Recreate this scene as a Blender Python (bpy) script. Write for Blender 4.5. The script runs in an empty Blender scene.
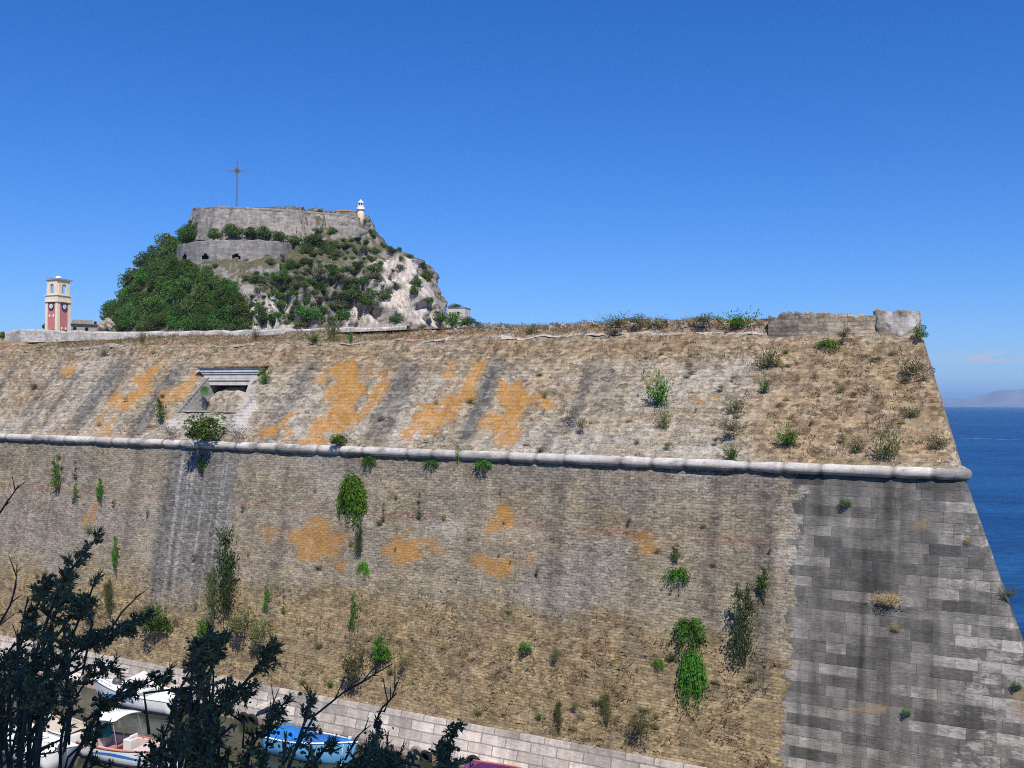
import bpy, math, random
import numpy as np
from mathutils import Vector, Matrix, Quaternion
from mathutils.bvhtree import BVHTree
R = math.radians
scene = bpy.context.scene
COL = scene.collection
rng = np.random.default_rng(7)
random.seed(7)

# ---------------------------------------------------------------- noise
def _hash(ix, iy, seed):
    h = (ix.astype(np.int64) * 374761393 + iy.astype(np.int64) * 668265263 + seed * 1442695041) & 0xffffffff
    h = ((h ^ (h >> 13)) * 1274126177) & 0xffffffff
    return ((h ^ (h >> 16)) & 0xffffff) / float(0xffffff)

def vnoise(x, y, seed=0):
    x = np.asarray(x, float); y = np.asarray(y, float)
    ix = np.floor(x); iy = np.floor(y)
    fx = x - ix; fy = y - iy
    fx = fx * fx * (3 - 2 * fx); fy = fy * fy * (3 - 2 * fy)
    a = _hash(ix, iy, seed); b = _hash(ix + 1, iy, seed)
    c = _hash(ix, iy + 1, seed); d = _hash(ix + 1, iy + 1, seed)
    return (a * (1 - fx) + b * fx) * (1 - fy) + (c * (1 - fx) + d * fx) * fy

def fbm(x, y, seed=0, octv=4):
    t = 0; amp = .5; tot = 0
    for o in range(octv):
        t = t + amp * vnoise(x, y, seed + o * 17); tot += amp
        x = np.asarray(x) * 2.03 + 5.3; y = np.asarray(y) * 2.03 + 1.7; amp *= .5
    return t / tot

def sst(a, b, x):
    t = np.clip((np.asarray(x, float) - a) / (b - a), 0, 1)
    return t * t * (3 - 2 * t)

# ---------------------------------------------------------------- camera
F = 1000.0
CAM = np.array([0, 0, 18.0])
PITCH, ROLL = R(.97), R(.54)
_f = np.array([0, math.cos(PITCH), math.sin(PITCH)])
_r0 = np.array([1., 0, 0]); _u0 = np.array([0, -math.sin(PITCH), math.cos(PITCH)])
_r = math.cos(ROLL) * _r0 + math.sin(ROLL) * _u0
_u = -math.sin(ROLL) * _r0 + math.cos(ROLL) * _u0
cd = bpy.data.cameras.new('camera'); cam = bpy.data.objects.new('camera', cd); COL.objects.link(cam)
cd.sensor_width = 36; cd.lens = 36 * F / 1024; cd.clip_end = 90000; cd.clip_start = .1
cam.matrix_world = Matrix(((_r[0], _u[0], -_f[0], CAM[0]), (_r[1], _u[1], -_f[1], CAM[1]), (_r[2], _u[2], -_f[2], CAM[2]), (0, 0, 0, 1)))
scene.camera = cam

def ray(px, py):
    return _f + _r * (px - 512) / F + _u * (384 - py) / F

def at(px, py, Y):
    d = ray(px, py); return CAM + d * (Y / d[1])

def at_z(px, py, z):
    d = ray(px, py); return CAM + d * ((z - CAM[2]) / d[2])

def proj(P):
    v = P - CAM
    w = v @ _f
    return 512 + F * (v @ _r) / w, 384 - F * (v @ _u) / w

# ---------------------------------------------------------------- mesh helpers
class MB:
    def __init__(s): s.v = []; s.f = []; s.n = 0
    def add(s, verts, faces):
        verts = [tuple(map(float, p)) for p in verts]
        s.v += verts; s.f += [tuple(i + s.n for i in f) for f in faces]; s.n += len(verts)
    def box(s, c, size, rz=0, M=None):
        x, y, z = (q / 2 for q in size)
        pts = [Vector((a * x, b * y, d * z)) for d in (-1, 1) for a, b in ((-1, -1), (1, -1), (1, 1), (-1, 1))]
        if M is None: M = Matrix.Rotation(rz, 3, 'Z')
        pts = [M @ p + Vector(c) for p in pts]
        s.add(pts, [(3, 2, 1, 0), (4, 5, 6, 7), (0, 1, 5, 4), (1, 2, 6, 5), (2, 3, 7, 6), (3, 0, 4, 7)])
    def tube(s, pts, rad, seg=6, caps=True):
        pts = [Vector(p) for p in pts]
        if not hasattr(rad, '__len__'): rad = [rad] * len(pts)
        rings = []
        for i, p in enumerate(pts):
            t = (pts[min(i + 1, len(pts) - 1)] - pts[max(i - 1, 0)]).normalized()
            a = t.cross(Vector((0, 0, 1)))
            if a.length < .1: a = t.cross(Vector((1, 0, 0)))
            a.normalize(); b = t.cross(a)
            rings.append([p + (a * math.cos(k * 2 * math.pi / seg) + b * math.sin(k * 2 * math.pi / seg)) * rad[i] for k in range(seg)])
        vs = [q for r_ in rings for q in r_]; fs = []
        for i in range(len(rings) - 1):
            for k in range(seg):
                k2 = (k + 1) % seg
                fs.append((i * seg + k, i * seg + k2, (i + 1) * seg + k2, (i + 1) * seg + k))
        if caps:
            fs.append(tuple(range(seg - 1, -1, -1))); fs.append(tuple((len(rings) - 1) * seg + k for k in range(seg)))
        s.add(vs, fs)
    def lathe(s, prof, c=(0, 0, 0), seg=24, ax=None):
        # prof: list of (r, z)
        M = ax if ax is not None else Matrix.Identity(3)
        vs = []
        for r_, z in prof:
            for k in range(seg):
                a = k * 2 * math.pi / seg
                vs.append(M @ Vector((r_ * math.cos(a), r_ * math.sin(a), z)) + Vector(c))
        fs = []
        for i in range(len(prof) - 1):
            for k in range(seg):
                k2 = (k + 1) % seg
                fs.append((i * seg + k, i * seg + k2, (i + 1) * seg + k2, (i + 1) * seg + k))
        if prof[0][0] > 1e-4: fs.append(tuple(range(seg - 1, -1, -1)))
        if prof[-1][0] > 1e-4: fs.append(tuple((len(prof) - 1) * seg + k for k in range(seg)))
        s.add(vs, fs)
    def obj(s, name, m=None, parent=None, smooth=False, bevel=0):
        me = bpy.data.meshes.new(name); me.from_pydata(s.v, [], s.f); me.update()
        return link(name, me, m, parent, smooth, bevel)

def link(name, me, m=None, parent=None, smooth=False, bevel=0):
    o = bpy.data.objects.new(name, me); COL.objects.link(o)
    if m: me.materials.append(m)
    if smooth: me.polygons.foreach_set('use_smooth', np.ones(len(me.polygons), bool))
    if bevel:
        b = o.modifiers.new('bevel', 'BEVEL'); b.width = bevel; b.segments = 2; b.limit_method = 'ANGLE'
    if parent: o.parent = parent
    return o

def np_mesh(name, V, Q, uv=None, attrs=None, m=None, parent=None, smooth=True):
    """V (n,3), Q (k,3|4)"""
    me = bpy.data.meshes.new(name)
    V = np.asarray(V, np.float32); Q = np.asarray(Q, np.int32)
    me.vertices.add(len(V)); me.vertices.foreach_set('co', V.ravel())
    w = Q.shape[1]
    me.loops.add(Q.size); me.loops.foreach_set('vertex_index', Q.ravel())
    me.polygons.add(len(Q)); me.polygons.foreach_set('loop_start', np.arange(0, Q.size, w, dtype=np.int32))
    if uv is not None:
        l = me.uv_layers.new(name='UVMap'); l.data.foreach_set('uv', np.asarray(uv, np.float32)[Q.ravel()].ravel())
    for k, a in (attrs or {}).items():
        a = np.asarray(a, np.float32)
        if a.ndim == 1:
            at_ = me.attributes.new(k, 'FLOAT', 'POINT'); at_.data.foreach_set('value', a)
        else:
            at_ = me.attributes.new(k, 'FLOAT_COLOR', 'POINT')
            at_.data.foreach_set('color', np.c_[a, np.ones(len(a), np.float32)].astype(np.float32).ravel())
    me.update(calc_edges=True); me.validate()
    return link(name, me, m, parent, smooth)

def grid_faces(nr, nc):
    i = np.arange(nr - 1)[:, None] * nc + np.arange(nc - 1)[None, :]
    return np.stack([i, i + 1, i + nc + 1, i + nc], -1).reshape(-1, 4)

def tag(o, label, cat, group=None, kind=None):
    o['label'] = label; o['category'] = cat
    if group: o['group'] = group
    if kind: o['kind'] = kind
    return o
def structure(o, label=None, cat=None):
    o['kind'] = 'structure'
    if label: o['label'] = label
    if cat: o['category'] = cat
    return o
def empty(name, loc=(0, 0, 0), rz=0):
    o = bpy.data.objects.new(name, None); COL.objects.link(o); o.location = loc; o.rotation_euler = (0, 0, rz)
    o.empty_display_size = .2
    return o
def copy_tree(o, parent=None):
    c = o.copy(); COL.objects.link(c)
    if parent: c.parent = parent
    for ch in list(o.children): copy_tree(ch, c)
    return c

# ---------------------------------------------------------------- materials
class NT:
    def __init__(s, name, world=False):
        if world: s.m = world
        else: s.m = bpy.data.materials.new(name)
        s.m.use_nodes = True; s.t = s.m.node_tree; s.t.nodes.clear()
    def n(s, typ, ins=None, **props):
        nd = s.t.nodes.new(typ)
        for k, v in props.items(): setattr(nd, k, v)
        for k, v in (ins or {}).items():
            sk = nd.inputs[k]
            if isinstance(v, bpy.types.NodeSocket): s.t.links.new(v, sk)
            elif hasattr(v, '__len__') and sk.type == 'RGBA' and len(v) == 3: sk.default_value = (*v, 1)
            else: sk.default_value = v
        return nd
    def math(s, op, a, b=0., c=None, clamp=False):
        d = {0: a, 1: b}
        if c is not None: d[2] = c
        return s.n('ShaderNodeMath', d, operation=op, use_clamp=clamp).outputs[0]
    def mix(s, f, a, b, mode='MIX'):
        return s.n('ShaderNodeMix', {0: f, 6: a, 7: b}, data_type='RGBA', blend_type=mode).outputs[2]
    def step(s, v, a, b):
        return s.n('ShaderNodeMapRange', {0: v, 1: a, 2: b, 3: 0., 4: 1.}, interpolation_type='SMOOTHSTEP').outputs[0]
    def ramp(s, v, stops):
        r_ = s.n('ShaderNodeValToRGB', {0: v}); e = r_.color_ramp.elements
        while len(e) < len(stops): e.new(.5)
        for i, (p, c) in enumerate(stops):
            e[i].position = p; e[i].color = (*c, 1) if hasattr(c, '__len__') else (c, c, c, 1)
        return r_.outputs[0]
    def noise(s, vec, scale, detail=4, rough=.6, dist=0.):
        return s.n('ShaderNodeTexNoise', {'Vector': vec, 'Scale': scale, 'Detail': detail, 'Roughness': rough, 'Distortion': dist}).outputs[0]
    def mapping(s, vec, sc=(1, 1, 1), loc=(0, 0, 0)):
        return s.n('ShaderNodeMapping', {0: vec, 1: loc, 3: sc}).outputs[0]
    def attr(s, name, i=2):
        return s.n('ShaderNodeAttribute', attribute_name=name).outputs[i]
    def bump(s, h, strength=.5, dist=.05):
        return s.n('ShaderNodeBump', {'Height': h, 'Strength': strength, 'Distance': dist}).outputs[0]
    def out(s, shader, disp=None):
        s.n('ShaderNodeOutputMaterial', {0: shader}); return s.m
    def pbr(s, col, rough=.9, normal=None, spec=.2, metal=0., **kw):
        d = {'Base Color': col, 'Roughness': rough, 'Specular IOR Level': spec, 'Metallic': metal}
        if normal is not None: d['Normal'] = normal
        d.update(kw)
        return s.n('ShaderNodeBsdfPrincipled', d).outputs[0]

def simple(name, col, rough=.7, spec=.3, var=.18, scale=6, metal=0., bump=.0):
    t = NT(name); tc = t.n('ShaderNodeTexCoord').outputs['Object']
    nz = t.noise(tc, scale, 5)
    c = t.mix(1., t.ramp(nz, [(.25, 1 - var), (.75, 1 + var * .6)]), col, 'MULTIPLY')
    nm = t.bump(nz, bump, .02) if bump else None
    return t.out(t.pbr(c, rough, nm, spec, metal))

def foliage(name, dark, light, trans=.3, var=True):
    t = NT(name)
    g = t.n('ShaderNodeNewGeometry'); rnd = g.outputs['Random Per Island']
    oi = t.n('ShaderNodeObjectInfo').outputs['Random']
    tc = t.n('ShaderNodeTexCoord').outputs['Object']
    v = t.math('ADD', t.math('MULTIPLY', rnd, .6), t.math('MULTIPLY', t.noise(tc, 1.3, 2), .4))
    c = t.mix(v, dark, light)
    c = t.n('ShaderNodeHueSaturation', {'Hue': t.math('ADD', .485, t.math('MULTIPLY', oi, .03)), 'Value': t.math('ADD', .62, t.math('MULTIPLY', oi, .75)), 'Color': c}).outputs[0]
    d = t.pbr(c, .6, None, .2)
    tr = t.n('ShaderNodeBsdfTranslucent', {0: c}).outputs[0]
    return t.out(t.n('ShaderNodeMixShader', {0: trans, 1: d, 2: tr}).outputs[0])

def masonry(name, bw, bh, mort, lo, hi, speck=(7, 24), bumpk=.6, stagger=.5, smear=.5, cells=(4.2, 9.5), cellk=.5, fleck=.5, drip=.5, joint=.0):
    """colour from the 'tint' attribute, broken into courses and odd stones; lichen / lime attributes laid over."""
    t = NT(name)
    uv = t.n('ShaderNodeUVMap').outputs[0]
    wob = t.n('ShaderNodeTexNoise', {'Vector': uv, 'Scale': .9, 'Detail': 3}).outputs[1]
    uvw = t.n('ShaderNodeMix', {0: .05, 4: uv, 5: wob}, data_type='VECTOR').outputs[1]
    b = t.n('ShaderNodeTexBrick', {'Vector': uvw, 'Color1': (0, 0, 0), 'Color2': (1, 1, 1), 'Mortar': (.5, .5, .5), 'Scale': 1., 'Mortar Size': mort, 'Mortar Smooth': .2, 'Bias': 0., 'Brick Width': bw, 'Row Height': bh}, offset=stagger)
    br = t.n('ShaderNodeRGBToBW', {0: b.outputs[0]}).outputs[0]
    vo = t.n('ShaderNodeTexVoronoi', {'Vector': t.mapping(uvw, (cells[0], cells[1], 1)), 'Scale': 1., 'Randomness': .9}, voronoi_dimensions='2D')
    cellr = t.n('ShaderNodeSeparateColor', {0: vo.outputs[1]}).outputs[0]
    br = t.math('ADD', t.math('MULTIPLY', br, 1 - cellk), t.math('MULTIPLY', cellr, cellk))
    s1 = t.noise(t.mapping(uv, (speck[0], speck[1], 1)), 1., 5, .75)
    s2 = t.noise(uv, .55, 7, .68)
    s3 = t.noise(uv, 22, 5, .8)
    val = t.math('ADD', t.math('MULTIPLY', br, 1 - smear), t.math('MULTIPLY', t.step(s1, .3, .7), smear))
    mul = t.ramp(val, [(.12, lo), (.5, .5 * (lo + hi) * .94), (.88, hi)])
    c = t.mix(1., t.attr('tint', 0), mul, 'MULTIPLY')
    c = t.mix(1., c, t.ramp(s2, [(.28, (.76, .725, .67)), (.52, (1, 1, 1)), (.75, (1.26, 1.18, 1.04))]), 'MULTIPLY')
    c = t.mix(1., c, t.ramp(s3, [(.28, .62), (.5, 1.), (.75, 1.35)]), 'MULTIPLY')
    if drip:
        dr = t.noise(t.mapping(uv, (2.6, .16, 1)), 1., 5, .7)
        c = t.mix(drip, c, t.mix(1., c, t.ramp(dr, [(.3, (.62, .60, .575)), (.55, (1, 1, 1)), (.75, (1.2, 1.18, 1.15))]), 'MULTIPLY'))
    if joint: c = t.mix(t.math('MULTIPLY', b.outputs[1], joint), c, (.07, .062, .055))
    # pale flecks of mortar and broken brick
    hi_n = t.math('ADD', t.math('MULTIPLY', s1, .6), t.math('MULTIPLY', s3, .5))
    s5 = t.noise(t.mapping(uv, (speck[0] * 2.2, speck[1] * 2.2, 1)), 1., 3, .6)
    fkv = t.math('ADD', t.math('MULTIPLY', hi_n, .5), t.math('ADD', t.math('MULTIPLY', s5, .55), t.math('MULTIPLY', t.math('MINIMUM', t.attr('lime'), .35), .34)))
    fk = t.math('MULTIPLY', t.step(fkv, .60, .74), fleck)
    c = t.mix(fk, c, (.45, .415, .37))
    # lime wash / bare pale stone
    lm = t.step(t.math('ADD', t.attr('lime'), t.math('SUBTRACT', t.math('ADD', t.math('MULTIPLY', hi_n, 1.3), t.math('MULTIPLY', cellr, .25)), .98)), .26, .46)
    c = t.mix(t.math('MULTIPLY', lm, .8), c, t.mix(s3, (.33, .30, .265), (.62, .575, .52)))
    # orange lichen, thinning out stone by stone towards its edges
    ln = t.noise(t.mapping(uv, (3.2, 1.9, 1)), 1., 8, .8)
    lf = t.noise(t.mapping(uv, (13, 17, 1)), 1., 4, .7)
    sp = t.math('ADD', t.math('MULTIPLY', ln, 1.35), t.math('ADD', t.math('MULTIPLY', cellr, .30), t.math('MULTIPLY', lf, 1.15)))
    li = t.step(t.math('SUBTRACT', t.math('MULTIPLY', t.attr('lichen'), 1.2), t.math('SUBTRACT', sp, .84)), -.10, .22)
    c0 = c; c = t.mix(t.math('MULTIPLY', li, .80), c, t.mix(t.step(lf, .32, .68), (.27, .115, .018), (.64, .30, .045)))
    c = t.mix(t.math('MULTIPLY', t.math('MULTIPLY', li, t.step(t.noise(t.mapping(uv, (9, 13, 1)), 1., 4, .75), .47, .60)), .82), c, c0)
    hgt = t.math('ADD', t.math('MULTIPLY', br, .5), t.math('ADD', t.math('MULTIPLY', s1, .5), t.math('ADD', t.math('MULTIPLY', s3, .25), t.math('MULTIPLY', b.outputs[1], -.6))))
    return t.out(t.pbr(c, .95, t.bump(hgt, bumpk, .05), .1))

def ashlar_mat(name, bw, bh):
    """big squared blocks, each its own tone; 'tint' holds stains only"""
    t = NT(name); uv = t.n('ShaderNodeUVMap').outputs[0]
    wob = t.n('ShaderNodeTexNoise', {'Vector': uv, 'Scale': 1.4, 'Detail': 3}).outputs[1]
    uvw = t.n('ShaderNodeMix', {0: .045, 4: uv, 5: wob}, data_type='VECTOR').outputs[1]
    sx = t.n('ShaderNodeSeparateXYZ', {0: uvw})
    row = t.math('FLOOR', t.math('DIVIDE', sx.outputs[1], bh))
    wn = t.n('ShaderNodeTexWhiteNoise', {1: row}, noise_dimensions='1D')
    u = t.math('ADD', t.math('MULTIPLY', sx.outputs[0], t.math('ADD', .75, t.math('MULTIPLY', wn.outputs[0], .6))), t.math('MULTIPLY', wn.outputs[0], 7.3))
    cv = t.n('ShaderNodeCombineXYZ', {0: u, 1: sx.outputs[1]}).outputs[0]
    def bk(m): return t.n('ShaderNodeTexBrick', {'Vector': cv, 'Color1': (0, 0, 0), 'Color2': (1, 1, 1), 'Mortar': (.5, .5, .5), 'Scale': 1., 'Mortar Size': m, 'Mortar Smooth': .3, 'Bias': 0., 'Brick Width': bw, 'Row Height': bh}, offset=.5)
    b = bk(.014); br = t.n('ShaderNodeRGBToBW', {0: b.outputs[0]}).outputs[0]
    rowr = t.step(t.noise(t.n('ShaderNodeCombineXYZ', {0: t.math('MULTIPLY', t.math('FLOOR', t.math('DIVIDE', u, bw)), .31), 1: t.math('MULTIPLY', row, 7.7)}).outputs[0], 1., 2, .5), .33, .67)
    s2 = t.noise(uv, .42, 6, .65); s1 = t.noise(t.mapping(uv, (3.2, 15, 1)), 1., 6, .75); s3 = t.noise(uv, 20, 5, .8); s4 = t.noise(t.mapping(uv, (1.6, 2.6, 1)), 1., 8, .75)
    s6 = t.noise(t.mapping(uv, (.9, 2.4, 1)), 1., 7, .75)
    tone = t.math('ADD', t.math('MULTIPLY', br, .20), t.math('ADD', t.math('MULTIPLY', rowr, .32), t.math('ADD', t.math('MULTIPLY', s2, .25), t.math('MULTIPLY', s6, .52))))
    c = t.ramp(tone, [(.36, (.10, .097, .092)), (.52, (.15, .144, .135)), (.66, (.22, .209, .193)), (.80, (.31, .291, .266)), (.94, (.48, .446, .40))])
    c = t.mix(1., c, t.ramp(s1, [(.28, .55), (.5, 1.), (.75, 1.42)]), 'MULTIPLY')
    dr = t.noise(t.mapping(uv, (2.2, .2, 1)), 1., 5, .7); c = t.mix(1., c, t.ramp(dr, [(.32, .7), (.55, 1.), (.75, 1.2)]), 'MULTIPLY')
    c = t.mix(1., c, t.ramp(s3, [(.28, .68), (.5, 1.), (.75, 1.32)]), 'MULTIPLY')
    c = t.mix(1., c, t.attr('tint', 0), 'MULTIPLY')
    lm = t.step(t.math('ADD', t.attr('lime'), t.math('ADD', t.math('MULTIPLY', s4, 1.0), t.math('ADD', t.math('MULTIPLY', s1, .5), t.math('MULTIPLY', t.math('SUBTRACT', tone, .55), .5)))), .92, 1.1)
    c = t.mix(t.math('MULTIPLY', lm, .66), c, t.mix(s3, (.32, .295, .265), (.60, .56, .50)))
    c = t.mix(t.attr('lichen'), c, t.mix(s1, (.24, .16, .08), (.46, .34, .19)))
    c = t.mix(t.math('MULTIPLY', b.outputs[1], t.math('MULTIPLY', t.step(s4, .38, .66), .5)), c, (.07, .066, .06))
    hgt = t.math('ADD', t.math('MULTIPLY', br, .4), t.math('ADD', t.math('MULTIPLY', s1, .5), t.math('ADD', t.math('MULTIPLY', s3, .3), t.math('MULTIPLY', b.outputs[1], -1.))))
    return t.out(t.pbr(c, .92, t.bump(hgt, .7, .05), .12))

# ---------------------------------------------------------------- light
SUN_H = Vector((.2, -1, 0)).normalized(); ELEV = R(52)
to_sun = Vector((SUN_H.x * math.cos(ELEV), SUN_H.y * math.cos(ELEV), math.sin(ELEV)))
sl = bpy.data.lights.new('sun', 'SUN'); sl.energy = 4.6; sl.angle = R(.53); sl.color = (1, .95, .87)
so = bpy.data.objects.new('sun', sl); COL.objects.link(so); so.location = (0, -50, 120)
so.rotation_euler = (-to_sun).to_track_quat('-Z', 'Y').to_euler()
w = bpy.data.worlds.new('World'); scene.world = w
t = NT('', w)
sky = t.n('ShaderNodeTexSky', sky_type='NISHITA', sun_disc=False, sun_elevation=ELEV, sun_rotation=math.atan2(to_sun.x, to_sun.y), altitude=0, air_density=1.0, dust_density=.1, ozone_density=3.0)
sc_ = t.n('ShaderNodeHueSaturation', {'Hue': .503, 'Saturation': 1.15, 'Value': 1.03, 'Color': t.mix(1., sky.outputs[0], (.66, .87, 1.30), 'MULTIPLY')}).outputs[0]
# a low bank of thin cloud far out over the water
gen = t.n('ShaderNodeTexCoord').outputs['Generated']
sx = t.n('ShaderNodeSeparateXYZ', {0: gen})
az = t.math('ARCTAN2', sx.outputs[0], sx.outputs[1])
cv = t.n('ShaderNodeCombineXYZ', {0: t.math('MULTIPLY', az, 42), 1: t.math('MULTIPLY', sx.outputs[2], 190), 2: 2.3}).outputs[0]
cn = t.noise(cv, 1., 6, .6)
band = t.math('MULTIPLY', t.step(sx.outputs[2], .036, .042), t.math('SUBTRACT', 1., t.step(sx.outputs[2], .043, .052)))
azb = t.math('MULTIPLY', t.step(az, .38, .45), t.math('SUBTRACT', 1., t.step(az, .62, .75)))
cm = t.math('MULTIPLY', t.math('MULTIPLY', band, azb), t.step(cn, .36, .58))
cc = t.mix(t.math('MULTIPLY', cm, .95), sc_, (6.6, 6.4, 6.6))
bg = t.n('ShaderNodeBackground', {0: cc, 1: .08}).outputs[0]
t.n('ShaderNodeOutputWorld', {0: bg})
scene.view_settings.view_transform = 'Standard'; scene.view_settings.look = 'None'
scene.view_settings.exposure = 0.35; scene.view_settings.gamma = 1; scene.view_settings.use_curve_mapping = False
scene.cycles.max_bounces = 6; scene.cycles.diffuse_bounces = 2; scene.cycles.glossy_bounces = 2; scene.cycles.transparent_max_bounces = 4
scene.cycles.volume_bounces = 0
scene.cycles.use_denoising = False
scene.cycles.pixel_filter_type = 'BLACKMAN_HARRIS'; scene.cycles.filter_width = 1.0

# ---------------------------------------------------------------- the bastion's planes
N2 = np.array([.475, .88]); N2 /= np.linalg.norm(N2)
U2 = np.array([N2[1], -N2[0]])
ZB, ZC, ZT = 1.98, 15.15, 21.75      # plinth top, cordon, crest
BL, BU = .17, .80                     # batter of the lower wall and of the upper scarp
CB = 43.0; CC = CB + BL * (ZC - ZB); CT = CC + BU * (ZT - ZC)
def c_of(z):
    z = np.asarray(z, float)
    return np.where(z <= ZC, CB + BL * (z - ZB), CC + BU * (z - ZC))
def hit(px, py, upper, off=0.):
    """pixel -> point on the lower wall / upper scarp (off metres in front of it)"""
    d = ray(px, py)
    b, c0, z0 = (BU, CC, ZC) if upper else (BL, CB, ZB)
    den = N2 @ d[:2] - b * d[2]
    tt = (c0 - off + b * (CAM[2] - z0) - N2 @ CAM[:2]) / den
    return CAM + d * tt
def Sof(P): return float(U2 @ np.asarray(P)[:2])
def wall_pt(S, z, off=0.):
    c = c_of(z) - off
    return np.stack([N2[0] * c + U2[0] * S, N2[1] * c + U2[1] * S, np.broadcast_to(z, np.shape(c)) + 0 * c], -1)
WB = np.array([.314, .949])           # run of the hidden seaward face
k1, k2 = hit(963, 466, True), hit(919, 322, True)
k3, k4 = hit(967, 480, False), hit(1022, 634, False)
def Scorner(z):
    z = np.asarray(z, float)
    lo = Sof(k3) + (z - k3[2]) * (Sof(k4) - Sof(k3)) / (k4[2] - k3[2])
    up = Sof(k1) + (z - k1[2]) * (Sof(k2) - Sof(k1)) / (k2[2] - k1[2])
    return np.where(z <= ZC, lo, up)
SL = -92.0
RC = .45
def face_pt(tt, z, off=0.):
    """tt<0: metres left of the corner along face A ; tt>0 : metres along the seaward face"""
    Sc = Scorner(z)
    K = wall_pt(Sc, z, off)
    if off: K = K + np.r_[U2 * off, 0]
    dA = np.r_[U2, 0]; dB = np.r_[WB, 0]
    tt = np.asarray(tt, float)
    p = (np.clip(tt, -RC, RC) + RC) / (2 * RC)
    bez = ((1 - p) ** 2)[..., None] * (K - dA * RC) + (2 * p * (1 - p))[..., None] * K + (p ** 2)[..., None] * (K + dB * RC)
    return np.where((tt < -RC)[..., None], K + dA * tt[..., None], np.where((tt > RC)[..., None], K + dB * tt[..., None], bez))

def poly_d(px, py, poly):
    """signed distance in pixels, positive inside"""
    poly = np.asarray(poly, float); n = len(poly)
    dmin = np.full(px.shape, 1e9); inside = np.zeros(px.shape, bool)
    for i in range(n):
        a = poly[i]; b = poly[(i + 1) % n]
        e = b - a; wx = px - a[0]; wy = py - a[1]
        h = np.clip((wx * e[0] + wy * e[1]) / (e @ e), 0, 1)
        dmin = np.minimum(dmin, np.hypot(wx - e[0] * h, wy - e[1] * h))
        cond = (a[1] > py) != (b[1] > py)
        xi = a[0] + (py - a[1]) * e[0] / (e[1] if e[1] else 1e-9)
        inside ^= cond & (px < xi)
    return np.where(inside, dmin, -dmin)

# ---------------------------------------------------------------- bastion
M_brick = masonry('weathered_brick', .38, .13, .014, .36, 1.68, (6.5, 11.5), .8, smear=.42, cells=(4.6, 8.2), cellk=.6, fleck=.55, drip=.6, joint=.25)
M_scarp = masonry('eroded_masonry', .55, .24, .02, .38, 1.66, (5, 7.5), 1., smear=.42, cells=(3.4, 5.), cellk=.8, fleck=.6, drip=.7)
M_ashlar = ashlar_mat('grey_ashlar', 1.0, .425)
M_rubwall = masonry('coarse_rubble_wall', .55, .2, .03, .45, 1.6, (4, 8), 1., smear=.35, cells=(2.2, 4.2), cellk=.8, fleck=.6, drip=.5, joint=.2)
M_plinth = masonry('pale_quay_stone', 1.3, .49, .03, .62, 1.32, (3, 9), .6, smear=.4, cellk=0., fleck=.35, drip=.8, joint=.55)

bastion = empty('bastion', (*wall_pt(Sof(hit(512, 600, False)), 0.)[:2], 0))
tag(bastion, 'great sloping brick bastion with a pale rounded cordon, filling most of the picture', 'fortress bastion')
BINV = Matrix.Translation(-bastion.location)
def into(o):
    o.parent = bastion; o.matrix_parent_inverse = BINV; return o

cols = np.concatenate([np.arange(-88, -.7, .13), np.linspace(-.7, .7, 13), np.arange(1, 34, .6)])
def grid(zs):
    tt, zz = np.meshgrid(cols, zs)
    P = face_pt(tt, zz)
    S = np.where(tt < 0, Scorner(zz) + tt, Scorner(zz) + tt)
    return tt.ravel(), zz.ravel(), P.reshape(-1, 3), S.ravel()

def finish(name, mat_, P, S, zz, tt, slope, keep, tint, lich, lime, amp, parent=True, seed=0):
    d = (fbm(S / 1.3, zz * slope / 1.1, seed, 4) - .5) * amp * 2 + (fbm(S / .3, zz * slope / .22, seed + 5, 2) - .5) * amp * .7
    out = np.r_[-N2, .3]
    P = P + out * d[:, None] * np.where(tt > .6, 0, 1)[:, None]
    V = P; Q = grid_faces(len(zz) // len(cols), len(cols))
    Q = Q[keep[Q].all(1)] if keep.dtype == bool and len(keep) == len(V) else Q[keep]
    used = np.unique(Q); mp = np.full(len(V), -1); mp[used] = np.arange(len(used))
    return into(np_mesh(name, V[used], mp[Q], np.c_[S, zz * slope][used], {'tint': tint[used], 'lichen': lich[used], 'lime': lime[used]}, mat_))

def blob_mask(px, py, polys, soft, seed, S, zz, wob=7):
    m = np.full(px.shape, 0.)
    nz = (fbm(S / .9, zz / .8, seed, 4) - .5) * 2 * wob
    for pl, k in polys:
        m = np.maximum(m, k * sst(-soft, soft, poly_d(px, py, pl) + nz))
    return m

def streak(S, zz, lst, seed):
    m = np.zeros_like(S)
    for s0, wd, z0, z1, k in lst:
        prof = np.exp(-np.abs((S - s0 - .25 * (fbm(zz / 2, zz * 0 + s0, seed) - .5)) / wd) ** 3.5 * 1.3)
        m = np.maximum(m, k * prof * sst(z0 - .7, z0 + .7, zz) * (1 - sst(z1 - 1.2, z1 + .3, zz)))
    return m

# ---- lower wall
zs = np.arange(ZB - .6, ZC + .05, .13)
tt, zz, P, S = grid(zs)
px, py = proj(P)
tint = np.tile(np.array([.272, .227, .157]), (len(S), 1))
lr = lambda m, c: tint * (1 - m[:, None]) + np.array(c) * m[:, None]
big = fbm(S / 7, zz / 4, 3, 4)
tint = lr(.8 * sst(.45, .68, big), [.245, .212, .178])
tint = lr(.7 * sst(.5, .7, fbm(S / 5 + 9, zz / 2.2, 8, 4)), [.295, .235, .145])
rows = fbm(S / 9, zz / .35, 21, 4)
tint *= (.86 + .28 * rows)[:, None]
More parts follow.
